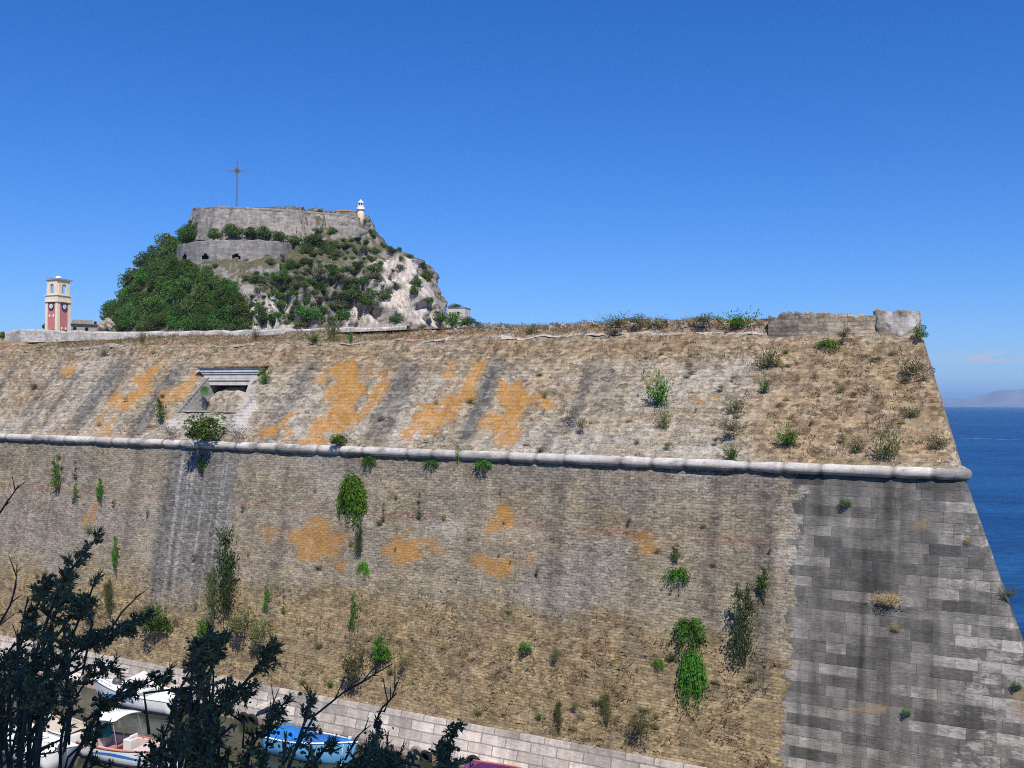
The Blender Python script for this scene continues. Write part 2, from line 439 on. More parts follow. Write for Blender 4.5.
# a course of redder brick
tint = lr(.55 * np.exp(-((zz - 11.75) / .22) ** 2) * sst(.3, .6, fbm(S / 3, zz, 31)), [.27, .125, .085])
tint = lr(.4 * np.exp(-((py - 522) / 26) ** 2) * sst(-10, 40, 160 - px) * 1., [.27, .235, .225])
# dry weeds stain the lower third
edge = np.interp(px, [0, 100, 200, 300, 400, 500, 600, 700, 790], [566, 572, 588, 586, 592, 606, 622, 636, 645])
tan_ = sst(-13, 13, py - edge + (fbm(S / 1.6, zz / .8, 41, 4) - .5) * 46) * sst(.18, .5, fbm(S / 2.2, zz / 1., 47, 4) + .22 * sst(0, 60, py - edge))
tint = lr(.85 * tan_, [.335, .255, .142])
tint = lr(.5 * tan_ * sst(.5, .66, fbm(S / 1.1, zz / .35, 55, 4)), [.18, .128, .085])
# run-off below the embrasure
sL, sR = Sof(hit(166, 458, False)), Sof(hit(240, 458, False))
f1 = vnoise(S / .33, zz * .03, 61); f2 = vnoise(S / .13, zz * .05, 62)
run = sst(sL - .3, sL + .5, S) * (1 - sst(sR - .5, sR + .2, S)) * (1 - sst(585, 640, py + 30 * f1))
tint = lr(.92 * run * sst(.16, .42, .65 * f1 + .35 * f2 + .12), [.185, .178, .168])
tint = lr(.7 * run * sst(.54, .68, .35 * f1 + .65 * f2), [.38, .365, .34])
tint = lr(.6 * run * sst(.30, .18, .5 * f1 + .5 * f2), [.075, .073, .07])
dk = []
for x_, y0, wd, z1, k in [(560, 474, .45, ZC, .6), (716, 476, .35, ZC, .55), (742, 477, .3, ZC, .4), (766, 478, .6, ZC, .75), (640, 500, .3, ZC, .3), (140, 450, .5, ZC, .35), (95, 450, .4, ZC, .3), (30, 446, .4, ZC, .3), (350, 465, .3, ZC, .4), (595, 474, .4, ZC, .4), (480, 470, .6, ZC, .3), (290, 460, .5, ZC, .3)]:
    q = hit(x_, y0, False); dk.append((Sof(q), wd, 4.5 + 4 * rng.random(), z1 + 2, k))
tint = lr(streak(S, zz, dk, 71) * (.6 + .4 * f2), [.12, .115, .11])
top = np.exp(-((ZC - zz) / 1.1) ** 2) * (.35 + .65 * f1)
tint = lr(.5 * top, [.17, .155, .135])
poly_low = [([(276, 527), (345, 523), (356, 545), (340, 566), (288, 562)], .62), ([(374, 543), (410, 530), (421, 540), (420, 557), (400, 565), (380, 555)], .72),
            ([(487, 510), (505, 507), (512, 525), (502, 534), (484, 532)], .8), ([(468, 556), (488, 541), (500, 550), (508, 562), (505, 575), (485, 573)], .8), ([(519, 552), (538, 551), (536, 570), (520, 568)], .6),
            ([(428, 538), (440, 538), (440, 550), (428, 550)], .5), ([(632, 535), (658, 532), (655, 552), (646, 560)], .6), ([(78, 508), (94, 508), (92, 522), (78, 522)], .68), ([(300, 490), (310, 490), (308, 515), (302, 515)], .5),
            ([(262, 525), (272, 525), (270, 542), (262, 542)], .5), ([(44, 510), (54, 510), (54, 526), (46, 526)], .45), ([(60, 560), (70, 560), (68, 570)], .4), ([(560, 545), (572, 545), (570, 560), (558, 556)], .35), ([(115, 480), (140, 500), (130, 520), (112, 500)], .3)]
lich = blob_mask(px, py, poly_low, 16, 81, S, zz, 18) * (1.0 + .3 * fbm(S / .6, zz / .25, 84, 3))
lime = .20 + .42 * (fbm(S / 2.4, zz / 1.6, 91, 5) - .5) + .10 * sst(735, 790, px) * (1 - tan_) - .3 * tan_
lime += .12 * np.exp(-((px - 570) / 110) ** 2 - ((py - 590) / 26) ** 2)
lime += .16 * np.exp(-((px - 152) / 12) ** 2 - ((py - 535) / 40) ** 2) + .08 * np.exp(-((zz - 11.35) / .3) ** 2)
lime = lime - .5 * run - .35 * streak(S, zz, dk, 71)
# ashlar quoin zone
a1, a2 = hit(797, 480, False), hit(782, 766, False)
sash = Sof(a1) + (zz - a1[2]) * (Sof(a2) - Sof(a1)) / (a2[2] - a1[2])
rowi = np.floor(zz * 1.015 / .425)
tooth = (_hash(rowi, rowi * 0 + 3, 5) - .5) * .55
ash_v = S > sash + tooth
Q = grid_faces(len(zs), len(cols))
ash_f = ash_v[Q].sum(1) >= 3
SLO = 1.015
# ashlar stains
ta = np.ones((len(S), 3)) * np.array([.90, .885, .86])
vs = fbm(S / .5, zz / 5, 15, 4)
ta = ta * (1 - .4 * sst(.5, .75, vs))[:, None]
da = []
for x_, y0, wd, k in [(883, 590, .55, .7), (840, 540, .4, .4), (930, 520, .4, .35), (862, 500, .5, .5), (820, 640, .5, .4)]:
    da.append((Sof(hit(x_, y0, False)), wd, 1., ZC + 2, k))
sk = streak(S, zz, da, 16)
ta = ta * (1 - .55 * sk)[:, None]
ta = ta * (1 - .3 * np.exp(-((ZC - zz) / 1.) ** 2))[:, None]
ochre = .8 * blob_mask(px, py, [([(872, 594), (898, 592), (900, 606), (874, 607)], 1.), ([(848, 708), (886, 706), (886, 713), (850, 713)], .7), ([(1012, 694), (1024, 690), (1024, 716), (1014, 714)], .7), ([(915, 520), (932, 520), (930, 530), (916, 530)], .6), ([(893, 624), (902, 624), (900, 632), (894, 632)], .6)], 3, 19, S, zz, 4)
la = .02 + .35 * (fbm(S / 2.2, zz / 1.2, 23, 4) - .5) + .03 * sst(560, 700, py) * sst(820, 940, px) + .07 * np.exp(-((px - 992) / 34) ** 2) - .35 * sk
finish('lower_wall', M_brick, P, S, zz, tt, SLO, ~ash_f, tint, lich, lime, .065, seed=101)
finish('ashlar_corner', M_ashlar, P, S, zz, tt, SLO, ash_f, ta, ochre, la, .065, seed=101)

# ---- upper scarp
def edge_z(S):            # ragged crest
    return ZT - .15 + .5 * (fbm(S / 2.2, S * 0 + 4, 121, 4) - .5)
zs2 = np.arange(ZC - .05, ZT + .14, .1)
tt, zz, P, S = grid(zs2)
px, py = proj(P)
tint = np.tile(np.array([.282, .234, .163]), (len(S), 1))
big = fbm(S / 4, zz / 1.6, 133, 5)
tint = lr(.7 * sst(.46, .66, big), [.32, .28, .225])
tint = lr(.8 * sst(.52, .7, fbm(S / 3 + 4, zz / 1.4 + 2, 138, 4)), [.27, .195, .125])
tint *= (.8 + .4 * fbm(S / 3, zz / .22, 141, 4))[:, None]
tint *= (.9 + .2 * fbm(S / .35, zz * .15, 143, 3))[:, None]
stl = []
for x_, y_, wd, z0, z1, k in [(12, 370, .5, 17.5, 21.5, .8), (45, 385, .5, 16.5, 21.5, .6), (80, 372, .35, 16., 21.3, .7), (107, 380, 1.0, 15.6, 21.2, .95), (128, 365, .5, 18, 21.2, .75), (170, 380, .8, 15.4, 20.8, .85), (150, 410, .5, 15.4, 18.5, .7), (292, 395, .8, 15.4, 20.8, .75), (312, 372, .35, 16, 20.5, .5), (398, 388, .8, 15.8, 20.9, .9), (412, 380, .4, 15.8, 21, .8), (455, 395, .4, 15.6, 19, .6), (492, 375, .62, 15.6, 20.9, .95), (588, 380, .45, 16.5, 20.9, .85), (604, 384, .5, 17, 20.6, .45), (556, 420, .4, 15.2, 17.5, .45), (245, 400, .5, 15.6, 19.5, .5), (360, 400, .3, 15.6, 19.5, .45), (30, 420, .5, 15.2, 18, .5), (620, 400, .35, 16, 20, .35)]:
    q = hit(x_, y_, True); stl.append((Sof(q), wd, z0, z1, k))
f1 = vnoise(S / .3, zz * .05, 151)
stk = streak(S, zz, stl, 155)
tint = lr(np.clip(stk * (.72 + .4 * f1), 0, 1), [.135, .131, .126])
# grass-grown brown area on the right, dry band along the crest
brown = blob_mask(px, py, [([(752, 345), (860, 338), (925, 345), (945, 420), (952, 466), (800, 468), (745, 452), (770, 400)], .9), ([(250, 340), (520, 338), (760, 335), (760, 352), (560, 366), (420, 358), (250, 362)], .75), ([(0, 355), (130, 346), (250, 342), (250, 362), (100, 352), (0, 372)], .7), ([(515, 350), (580, 352), (570, 400), (530, 395)], .5)], 14, 161, S, zz, 16)
brown *= sst(.2, .5, fbm(S / 1.2, zz / .5, 164, 4) + .12)
tint = lr(.8 * brown, [.275, .203, .122])
tint = lr(.6 * brown * sst(.5, .68, fbm(S / .8, zz / .25, 165, 4)), [.20, .13, .08])
pol = [([(150, 367), (160, 369), (148, 392), (122, 420), (105, 438), (96, 436), (112, 408), (135, 380)], .85), ([(164, 398), (178, 385), (194, 377), (197, 384), (185, 396), (170, 408)], .95), ([(138, 430), (148, 430), (147, 438), (138, 438)], .7), ([(60, 366), (76, 366), (66, 384), (56, 382)], .6),
       ([(92, 350), (104, 352), (96, 364)], .4), ([(38, 372), (50, 366), (44, 386), (32, 390)], .4),
       ([(265, 438), (274, 416), (290, 414), (286, 438)], .8), ([(270, 385), (282, 372), (284, 392), (272, 400)], .45), ([(328, 364), (366, 362), (364, 381), (359, 415), (347, 436), (303, 443), (312, 421), (322, 396)], .92),
       ([(390, 370), (386, 386), (373, 402), (364, 414), (369, 395), (379, 372)], .8), ([(431, 378), (455, 366), (452, 380), (434, 386)], .8), ([(478, 370), (480, 400), (456, 419), (412, 438), (402, 432), (408, 412), (431, 402), (462, 387)], .9),
       ([(519, 374), (532, 384), (549, 401), (525, 415), (524, 441), (500, 446), (486, 428), (476, 429), (494, 409), (500, 381)], .92), ([(690, 404), (716, 396), (722, 408), (700, 416), (684, 414)], .62), ([(714, 380), (724, 378), (722, 392), (714, 394)], .45), ([(616, 418), (630, 418), (626, 434), (616, 434)], .55),
       ([(560, 384), (572, 382), (570, 394)], .35), ([(312, 355), (326, 354), (322, 364), (312, 364)], .3)]
lich = blob_mask(px, py, pol, 16, 171, S, zz, 19) * (.62 + .72 * fbm(S / .45, zz * .25, 174, 3)) + .10 * sst(.58, .72, fbm(S / 2, zz / 2, 177, 4)) * (px < 740)
lime = .12 + .6 * (fbm(S / 1.5, zz / .6, 181, 5) - .5) + .3 * sst(440, 415, 300) * 0
lime += .26 * np.exp(-((py - np.interp(px, [0, 1000], [424, 458])) / 17) ** 2) * (.4 + .6 * vnoise(S / 2, zz, 183)) * sst(720, 690, 0 * px + 600) * (1 - brown)
lime += .16 * np.exp(-((px - 650) / 55) ** 2 - ((py - 400) / 40) ** 2) + .3 * np.exp(-((px - 440) / 16) ** 2 - ((py - 390) / 10) ** 2) + .15 * np.exp(-((px - 600) / 20) ** 2 - ((py - 372) / 22) ** 2) + .15 * np.exp(-((px - 725) / 30) ** 2 - ((py - 345) / 14) ** 2)
lime -= .5 * brown + .62 * stk
slab = blob_mask(px, py, [([(243, 386), (258, 384), (255, 410), (243, 434), (229, 430), (236, 410)], 1.), ([(168, 414), (232, 414), (232, 426), (166, 426)], .5)], 2.5, 187, S, zz, 3)
lime += .5 * slab; tint = lr(.7 * slab, [.40, .355, .32])
# embrasure hole
nb1, nb2 = hit(180, 412, True), hit(236, 412, True)
ZF = float(hit(205, 412, True)[2]); ZN = float(hit(230, 368, True)[2])
SN0, SN1 = Sof(nb1), Sof(nb2) + .25
so0, so1 = SN0 + .75, SN1 - .75
CBk = float(c_of(ZN)) - .25; cf0 = float(c_of(ZF))
def spl(z): return np.clip((c_of(z) - cf0) / (CBk - cf0), 0, 1)
inh = (S > SN0 + (so0 - SN0) * spl(zz) - .05) & (S < SN1 + (so1 - SN1) * spl(zz) + .05) & (zz > ZF) & (zz < ZN)
Q = grid_faces(len(zs2), len(cols))
mid = P[Q].mean(1); 
keep = ~(inh[Q].sum(1) >= 3)
keep &= (zz[Q].mean(1) < edge_z(S[Q].mean(1)))
SLU = math.hypot(1, BU)
finish('upper_scarp', M_scarp, P, S, zz, tt, SLU, keep, tint, lich, lime, .13, seed=111)

# ---- cordon: rounded stone moulding running round the corner
cr = .255
cz = ZC - .02
ct_ = np.concatenate([np.arange(-88, -1, 1.0), np.linspace(-.8, .8, 9), np.arange(1.5, 34, 1.5)])
pts = face_pt(ct_, np.full(len(ct_), cz), .04)
dc = np.gradient(pts, axis=0); dc /= np.linalg.norm(dc, axis=1)[:, None]
outv = np.c_[dc[:, 1], -dc[:, 0], 0 * dc[:, 0]]
if (outv[5, :2] @ N2) > 0: outv = -outv
cum = np.concatenate([[0], np.cumsum(np.linalg.norm(np.diff(pts, axis=0), axis=1))])
# resample finely for per-stone variation
fs_ = np.arange(0, cum[-1], .2)
pp = np.stack([np.interp(fs_, cum, pts[:, i]) for i in range(3)], 1); oo = np.stack([np.interp(fs_, cum, outv[:, i]) for i in range(3)], 1)
seg = 14
an = np.linspace(0, 2 * math.pi, seg, endpoint=False)
stone = np.floor(fs_ / 1.55 + .3 * vnoise(fs_ / 1.55, fs_ * 0, 3)); jit = (_hash(stone, stone * 0, 7) - .5) * .05
jn = np.abs((fs_ / 1.55) % 1 - .5) > .455
rr = cr * (1 + .06 * (vnoise(fs_ / .5, fs_ * 0, 5) - .5)) - .05 * jn - .045 * sst(.8, .95, vnoise(fs_ / .8, fs_ * 0, 15))
V = pp[:, None, :] + oo[:, None, :] * (np.cos(an)[None, :, None] * rr[:, None, None] + jit[:, None, None]) + np.array([0, 0, 1.])[None, None, :] * (np.sin(an)[None, :, None] * rr[:, None, None])
nF = len(fs_)
i = np.arange(nF - 1)[:, None] * seg + np.arange(seg)[None, :]; i2 = np.arange(nF - 1)[:, None] * seg + (np.arange(seg)[None, :] + 1) % seg
Qc = np.stack([i, i2, i2 + seg, i + seg], -1).reshape(-1, 4)
uvc = np.stack([np.repeat(fs_, seg), np.tile(an * .35, nF)], 1)
low = (np.sin(np.tile(an, nF)) < -.45)
ct = np.tile(np.array([.55, .515, .47]), (nF * seg, 1)) * (.85 + .25 * np.repeat(_hash(stone, stone * 0, 9), seg))[:, None]
stn = sst(.52, .70, fbm(uvc[:, 0] / .9, uvc[:, 1] / .9, 44, 5)) * .7
ct = ct * (1 - .45 * np.repeat(jn, seg))[:, None]
ct = ct * (1 - stn[:, None]) + np.array([.17, .16, .15]) * stn[:, None]
M_cordon = masonry('pale_cordon_stone', 1.55, 2., .01, .8, 1.15, (4, 9), .5, smear=.6)
into(np_mesh('cordon', V.reshape(-1, 3), Qc, uvc, {'tint': ct, 'lichen': np.zeros(nF * seg), 'lime': np.full(nF * seg, .02)}, M_cordon))

# ---- plinth / quay footing
cols_s = cols; cols = np.concatenate([np.arange(-88, -.7, .25), np.linspace(-.7, .7, 9), np.arange(1, 34, .6)])
prof = [(-2.5, -.72), (-.2, .62 + .0), (0., .60), (.25, .56), (.5, .52), (.505, .50), (1., .42), (1.005, .40), (1.5, .33), (1.505, .31), (1.97, .24), (2.0, .2), (2.02, -.15)]
prof = [(-2.5, 1.1), (-.2, .66), (.2, .62), (.5, .55), (.51, .51), (1.0, .42), (1.01, .38), (1.5, .30), (1.51, .26), (1.95, .19), (1.99, .13), (2.0, -.2)]
rowsP = []
for z_, o_ in prof:
    p_ = face_pt(cols, np.full(len(cols), ZB)); 
    dirn = np.where((cols > 0)[:, None], np.array([WB[1], -WB[0], 0]), np.r_[-N2, 0])
    p_ = p_ + dirn * o_; p_[:, 2] = z_
    rowsP.append(p_)
P = np.concatenate(rowsP); zz = np.repeat([q[0] for q in prof], len(cols)); cum = np.cumsum([0] + [math.hypot(prof[i + 1][0] - prof[i][0], prof[i + 1][1] - prof[i][1]) for i in range(len(prof) - 1)])
S = np.tile(cols, len(prof)); tt = S
tp = np.tile(np.array([.46, .405, .36]), (len(S), 1))
rwi = np.floor(zz / .5); bi = np.floor(S / 1.35 + .5 * (rwi % 2))
tp *= (.82 + .36 * _hash(bi, rwi, 3))[:, None]
g = sst(1.3, 1.6, zz) * .5 + .5 * sst(.5, .75, fbm(S / 2, zz * 1.3, 5))
g = np.clip(g, 0, 1) * .65; tp = tp * (1 - g[:, None]) + np.array([.25, .235, .225]) * g[:, None]
al = sst(.34, .08, zz) if False else 1 - sst(.06, .34, zz)
tp = tp * (1 - .8 * al[:, None]) + np.array([.17, .09, .055]) * .8 * al[:, None]
V = P; Q = grid_faces(len(prof), len(cols))
into(np_mesh('plinth', V, Q, np.c_[S, cum.repeat(len(cols)) - cum[1] ], {'tint': tp, 'lichen': np.zeros(len(S)), 'lime': np.where(zz > .5, .1, -.3)}, M_plinth, smooth=False))
cols = cols_s

# ---- embrasure with its stone cornice
def SZ(S, z, off=0.): return wall_pt(np.array(float(S)), np.array(float(z)), off)
def CP(S, c, z): return (N2[0] * c + U2[0] * S, N2[1] * c + U2[1] * S, z)
M_pale = masonry('pale_dressed_stone', 1.4, 5, .008, .85, 1.12, (4, 7), .4, smear=.7)
def tinted(o, col, lime=.1, lich=0.):
    me = o.data; n = len(me.vertices)
    for k, v in (('lichen', lich), ('lime', lime)):
        a = me.attributes.new(k, 'FLOAT', 'POINT'); a.data.foreach_set('value', np.full(n, v, np.float32))
    a = me.attributes.new('tint', 'FLOAT_COLOR', 'POINT'); a.data.foreach_set('color', np.tile(np.array([*col, 1], np.float32), n))
    if not me.uv_layers:
        l = me.uv_layers.new(name='UVMap'); co = np.zeros(n * 3, np.float32); me.vertices.foreach_get('co', co); co = co.reshape(-1, 3)
        li = np.zeros(len(me.loops), np.int32); me.loops.foreach_get('vertex_index', li)
        uvv = np.c_[co[:, :2] @ U2, co[:, 2] + .4 * (co[:, :2] @ N2)]
        l.data.foreach_set('uv', uvv[li].astype(np.float32).ravel())
    return o
CBk = float(c_of(ZN)) - .25                      # back plane of the notch
ZO = ZN - 1.15                                   # underside of the cornice
mb = MB()
cw0, cw1 = SN0 - .1, SN1 + .05
so0, so1 = SN0 + .75, SN1 - .75                  # opening narrows towards the back
cf0, cf1 = float(c_of(ZF)), float(c_of(ZF))
# floor, back (rubble fill), upper dark recess, two splayed jambs
fl = MB(); fl.add([CP(SN0 - .1, cf0 - .05, ZF), CP(SN1 + .1, cf0 - .05, ZF), CP(so1, CBk + .9, ZF + .12), CP(so0, CBk + .9, ZF + .12)], [(0, 1, 2, 3)])
tinted(into(fl.obj('embrasure_sill', M_pale)), (.30, .27, .24), .15)
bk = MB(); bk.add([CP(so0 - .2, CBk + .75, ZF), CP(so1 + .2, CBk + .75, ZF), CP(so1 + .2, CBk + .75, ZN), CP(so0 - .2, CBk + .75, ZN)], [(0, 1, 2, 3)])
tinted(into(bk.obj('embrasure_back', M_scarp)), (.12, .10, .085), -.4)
def jamb(Sf, Sb, sgn):
    m = MB(); zz_ = np.linspace(ZF, ZN, 9); vs = []; fs = []
    for z_ in zz_:
        c_f = float(c_of(z_)) - .04
        cb_ = CBk + .9
        for k in range(7):
            q = k / 6; c_ = c_f + (cb_ - c_f) * q if c_f < cb_ else cb_
            s_ = Sf + (Sb - Sf) * min(1, max(0, (c_ - cf0) / (CBk - cf0)))
            vs.append(CP(s_ + .04 * (random.random() - .5), c_, z_))
    for r_ in range(8):
        for k in range(6):
            a = r_ * 7 + k; fs.append((a, a + 1, a + 8, a + 7))
    m.add(vs, fs); return m
M_x=0
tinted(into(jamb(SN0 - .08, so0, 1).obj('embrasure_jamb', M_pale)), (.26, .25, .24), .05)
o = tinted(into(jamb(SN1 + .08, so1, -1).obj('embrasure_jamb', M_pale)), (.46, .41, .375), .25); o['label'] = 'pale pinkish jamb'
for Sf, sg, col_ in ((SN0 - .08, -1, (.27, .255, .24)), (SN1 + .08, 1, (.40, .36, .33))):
    m = MB(); zz_ = np.linspace(ZF - .05, ZN + .05, 9); vs = []
    for z_ in zz_: cfl = float(c_of(z_)); s0_ = Sf + ((so0 if sg < 0 else so1) - Sf) * float(spl(z_)); vs += [CP(s0_ + sg * .35, cfl + .07, z_), CP(s0_ - sg * .03, cfl - .04, z_)]
    m.add(vs, [(2 * k, 2 * k + 1, 2 * k + 3, 2 * k + 2) for k in range(8)]); tinted(into(m.obj('embrasure_rim', M_pale)), col_, .1)
m = MB(); m.add([CP(SN0 - .3, float(c_of(ZN)) - .3, ZN + .02), CP(SN1 + .3, float(c_of(ZN)) - .3, ZN + .02), CP(SN1 + .3, float(c_of(ZN)) + .6, ZN + .3), CP(SN0 - .3, float(c_of(ZN)) + .6, ZN + .3)], [(0, 1, 2, 3)]); tinted(into(m.obj('embrasure_lintel_back', M_pale)), (.30, .27, .23), .1)
# rubble heap filling the opening
nr, nc = 14, 18; V = []; 
for a in range(nr):
    for b in range(nc):
        q = a / (nr - 1); s_ = so0 - .05 + (so1 - so0 + .1) * b / (nc - 1)
        hgt = (ZO - ZF - .12) * (1 - .25 * abs(2 * b / (nc - 1) - 1) ** 2)
        nn = float(fbm(np.array(s_ * 2.1), np.array(q * 4.), 77)) - .5
        V.append(CP(s_, CBk - .55 + 1.2 * q ** 1.6 - .25 * nn, ZF + .02 + hgt * math.sin(q * 1.57) + .3 * nn * q))
rb = into(np_mesh('rubble_fill', V, grid_faces(nr, nc), None, None, M_scarp)); tinted(rb, (.36, .31, .24), .1)
cn_ = MB()
def lay(z0, z1, front, s0, s1, back=1.2):
    vs = [CP(s0, CBk - front, z0), CP(s1, CBk - front, z0), CP(s1, CBk + back, z0), CP(s0, CBk + back, z0), CP(s0, CBk - front, z1), CP(s1, CBk - front, z1), CP(s1, CBk + back, z1), CP(s0, CBk + back, z1)]
    cn_.add(vs, [(3, 2, 1, 0), (4, 5, 6, 7), (0, 1, 5, 4), (1, 2, 6, 5), (2, 3, 7, 6), (3, 0, 4, 7)])
for z0, z1, fr, ex in [(0, .3, .20, -.55), (.303, .42, .26, -.25), (.423, .72, .25, -.25), (.723, .85, .31, -.12), (.853, 1.05, .36, 0.), (1.053, 1.15, .42, .1)]:
    lay(ZO + z0, ZO + z1, fr, cw0 - ex, cw1 + ex)
cn_o = into(cn_.obj('cornice', simple('pale_limestone', (.62, .575, .51), .9, .1, .3, 2.2, bump=.3), bevel=.025))
cp_ = MB(); vs = [CP(cw0 - .3, CBk - .47, ZO + 1.155), CP(cw1 + .3, CBk - .47, ZO + 1.155), CP(cw1 + .3, CBk + .9, ZO + 1.35), CP(cw0 - .3, CBk + .9, ZO + 1.35)]
cp_.add(vs + [(x, y, z + .09) for x, y, z in vs], [(3, 2, 1, 0), (4, 5, 6, 7), (0, 1, 5, 4), (1, 2, 6, 5), (2, 3, 7, 6), (3, 0, 4, 7)])
tinted(into(cp_.obj('cornice_capping', M_scarp)), (.30, .21, .12), .0, .25)

# ---- bank of rough dry grass and rubble above the scarp, and the level top behind it
sb = np.arange(-88, -3.2, .22); cb = np.linspace(0, 1, 26)
def crest_c(S): return c_of(edge_z(S))
ss, qq = np.meshgrid(sb, cb)
Sg = np.minimum(ss, 99)
e_z = edge_z(Sg)
leftness = 1 - sst(-42, -22, Sg)
rise = .80 + .22 * leftness
run_ = 1.1 + 3.2 * leftness
zb = e_z - .08 + rise * np.power(qq, .75) + .22 * (fbm(Sg / .7, qq * 6, 201, 4) - .5) + .4 * (fbm(Sg / 5, qq * 0, 207, 3) - .5) * qq
cbk = crest_c(Sg) - .06 + run_ * qq
V = np.stack([N2[0] * cbk + U2[0] * Sg, N2[1] * cbk + U2[1] * Sg, zb], -1).reshape(-1, 3)
smax = Scorner(np.full(V.shape[0], ZT)); 
bt = np.tile(np.array([.27, .195, .115]), (len(V), 1)); b1 = fbm(Sg.ravel() / 1.5, qq.ravel() * 3, 211, 4)
mk = sst(.5, .65, b1)[:, None]; bt = bt * (1 - mk) + np.array([.16, .155, .07]) * mk
mk = (sst(.5, .68, fbm(Sg.ravel() / 2.5, qq.ravel() * 2, 214, 4)) * .8)[:, None]; bt = bt * (1 - mk) + np.array([.30, .165, .095]) * mk
lb = .05 + .5 * (fbm(Sg.ravel() / .9, qq.ravel() * 4, 219, 4) - .5) + .3 * (qq.ravel() < .12) + .25 * sst(-40, -20, Sg.ravel())
Qb = grid_faces(len(cb), len(sb)); cS = Sg.ravel()[Qb].mean(1)
Qb = Qb[cS < float(Scorner(np.array(ZT))) - .3]
bank = into(np_mesh('grassy_bank', V, Qb, np.c_[Sg.ravel(), qq.ravel() * 3], {'tint': bt, 'lichen': np.zeros(len(V)), 'lime': lb}, M_scarp))
BANK = V.reshape(len(cb), len(sb), 3); BS = sb

# coping stones lying along the crest on the left, rubble along the top on the right
M_rub = simple('pale_rubble', (.36, .32, .275), .95, .1, .35, 5, bump=.6)
def stone_mesh(mbx, c, r_, seed):
    rs = random.Random(seed); vs = []
    sx_, sy_, sz_ = r_ * rs.uniform(.8, 1.6), r_ * rs.uniform(.7, 1.1), r_ * rs.uniform(.5, .8)
    rz = rs.uniform(0, 3)
    mbx.box(c, (sx_, sy_, sz_), rz)
    n = len(mbx.v)
    for i in range(n - 8, n):
        x, y, z = mbx.v[i]; mbx.v[i] = (x + rs.uniform(-.15, .15) * r_, y + rs.uniform(-.15, .15) * r_, z + rs.uniform(-.1, .1) * r_)
cpng = MB()
for s_ in np.arange(-70, -40, .34):
    if vnoise(s_ / 2.5, s_ * 0 + .5, 301) > .42: continue
    z_ = float(edge_z(np.array(s_))); p_ = CP(s_, float(c_of(z_)) + .05, z_ + .03); stone_mesh(cpng, p_, random.uniform(.25, .5), int(s_ * 100) + 9000)
for s_ in np.arange(-58, -13, .22):
    i_ = np.argmin(abs(BS - s_)); j = random.randint(9, 24)
    if vnoise(s_ / 1.5, s_ * 0 + 8.5, 303) > .55: continue
    p_ = BANK[j, i_]; stone_mesh(cpng, (p_[0], p_[1], p_[2] + .02), random.uniform(.15, .36) * (1 if s_ > -35 else .6), int(s_ * 1000) + 90000)
o = into(cpng.obj('coping_stones', M_rub, bevel=.02)); o['kind'] = 'stuff'

# low remnant of parapet wall and the plastered turret stump at the corner
zt_ = ZT - .35
def parapet_pts(x0, x1, h_top, name, tintc, lim, thick=.55, nseg=30, zbase=None, seed=1, lich_=0.):
    pA, pB = hit(x0, 336, True), hit(x1, 334, True)
    sA, sB = Sof(pA), Sof(pB); vs = []; ss_ = np.linspace(sA, sB, nseg); zb0 = zbase if zbase else ZT - .7
    rows_ = []
    for q in np.linspace(0, 1, 10):
        zt2 = h_top + .34 * (np.floor(4 * vnoise(ss_ / .45, ss_ * 0, seed)) / 4 - .4) + .16 * (vnoise(ss_ / .12, ss_ * 0, seed + 4) - .5) + .25 * (fbm(ss_ / 1.6, ss_ * 0, seed + 9, 2) - .5)
        z_ = zb0 + (zt2 - zb0) * q; c_ = float(c_of(ZT - .45)) + .12 * q - .08 * (fbm(ss_ / .3, z_ / .2, seed) - .5) * 2
        rows_.append(np.stack([N2[0] * c_ + U2[0] * ss_, N2[1] * c_ + U2[1] * ss_, z_], -1))
    b = rows_[-1].copy(); b[:, :2] += N2 * thick; rows_.append(b); b = b.copy(); b[:, 2] = zb0; rows_.append(b)
    V = np.concatenate(rows_); Q = grid_faces(12, nseg)
    o = into(np_mesh(name, V, Q, None, None, M_scarp, smooth=False))
    # ends
    return tinted(o, tintc, lim, lich_)
pr_ = parapet_pts(768, 878, 22.40, 'parapet_remnant', (.33, .275, .20), .10, nseg=150, seed=11)
me = pr_.data; n = len(me.vertices); co = np.zeros(n * 3, np.float32); me.vertices.foreach_get('co', co); co = co.reshape(-1, 3)
xx, yy = proj(co.astype(float)); nz_ = fbm(co[:, 2] * 3., xx / 4., 19, 3) - .5
dkm = sst(803, 799, xx + 8 * nz_) if False else 1 - sst(797, 802, xx + 7 * nz_)
bs_ = np.array([.34, .28, .205]) * (.75 + .5 * fbm(xx / 5., co[:, 2] * 3, 23, 4))[:, None]
tn = bs_ * (1 - .8 * dkm[:, None]) + np.array([.15, .135, .12]) * .8 * dkm[:, None]
me.attributes['tint'].data.foreach_set('color', np.c_[tn, np.ones(n)].astype(np.float32).ravel())
me.attributes['lime'].data.foreach_set('value', (.12 - .4 * dkm + .3 * (nz_)).astype(np.float32))
me.materials[0] = M_rubwall
p1, p2 = hit(872, 338, True), hit(917, 336, True)
cS = (Sof(p1) + Sof(p2)) / 2; rad = (Sof(p2) - Sof(p1)) / 2
cc_ = float(c_of(ZT - .45)) + rad * .98
nz_, na = 26, 90; V = []; UV = []
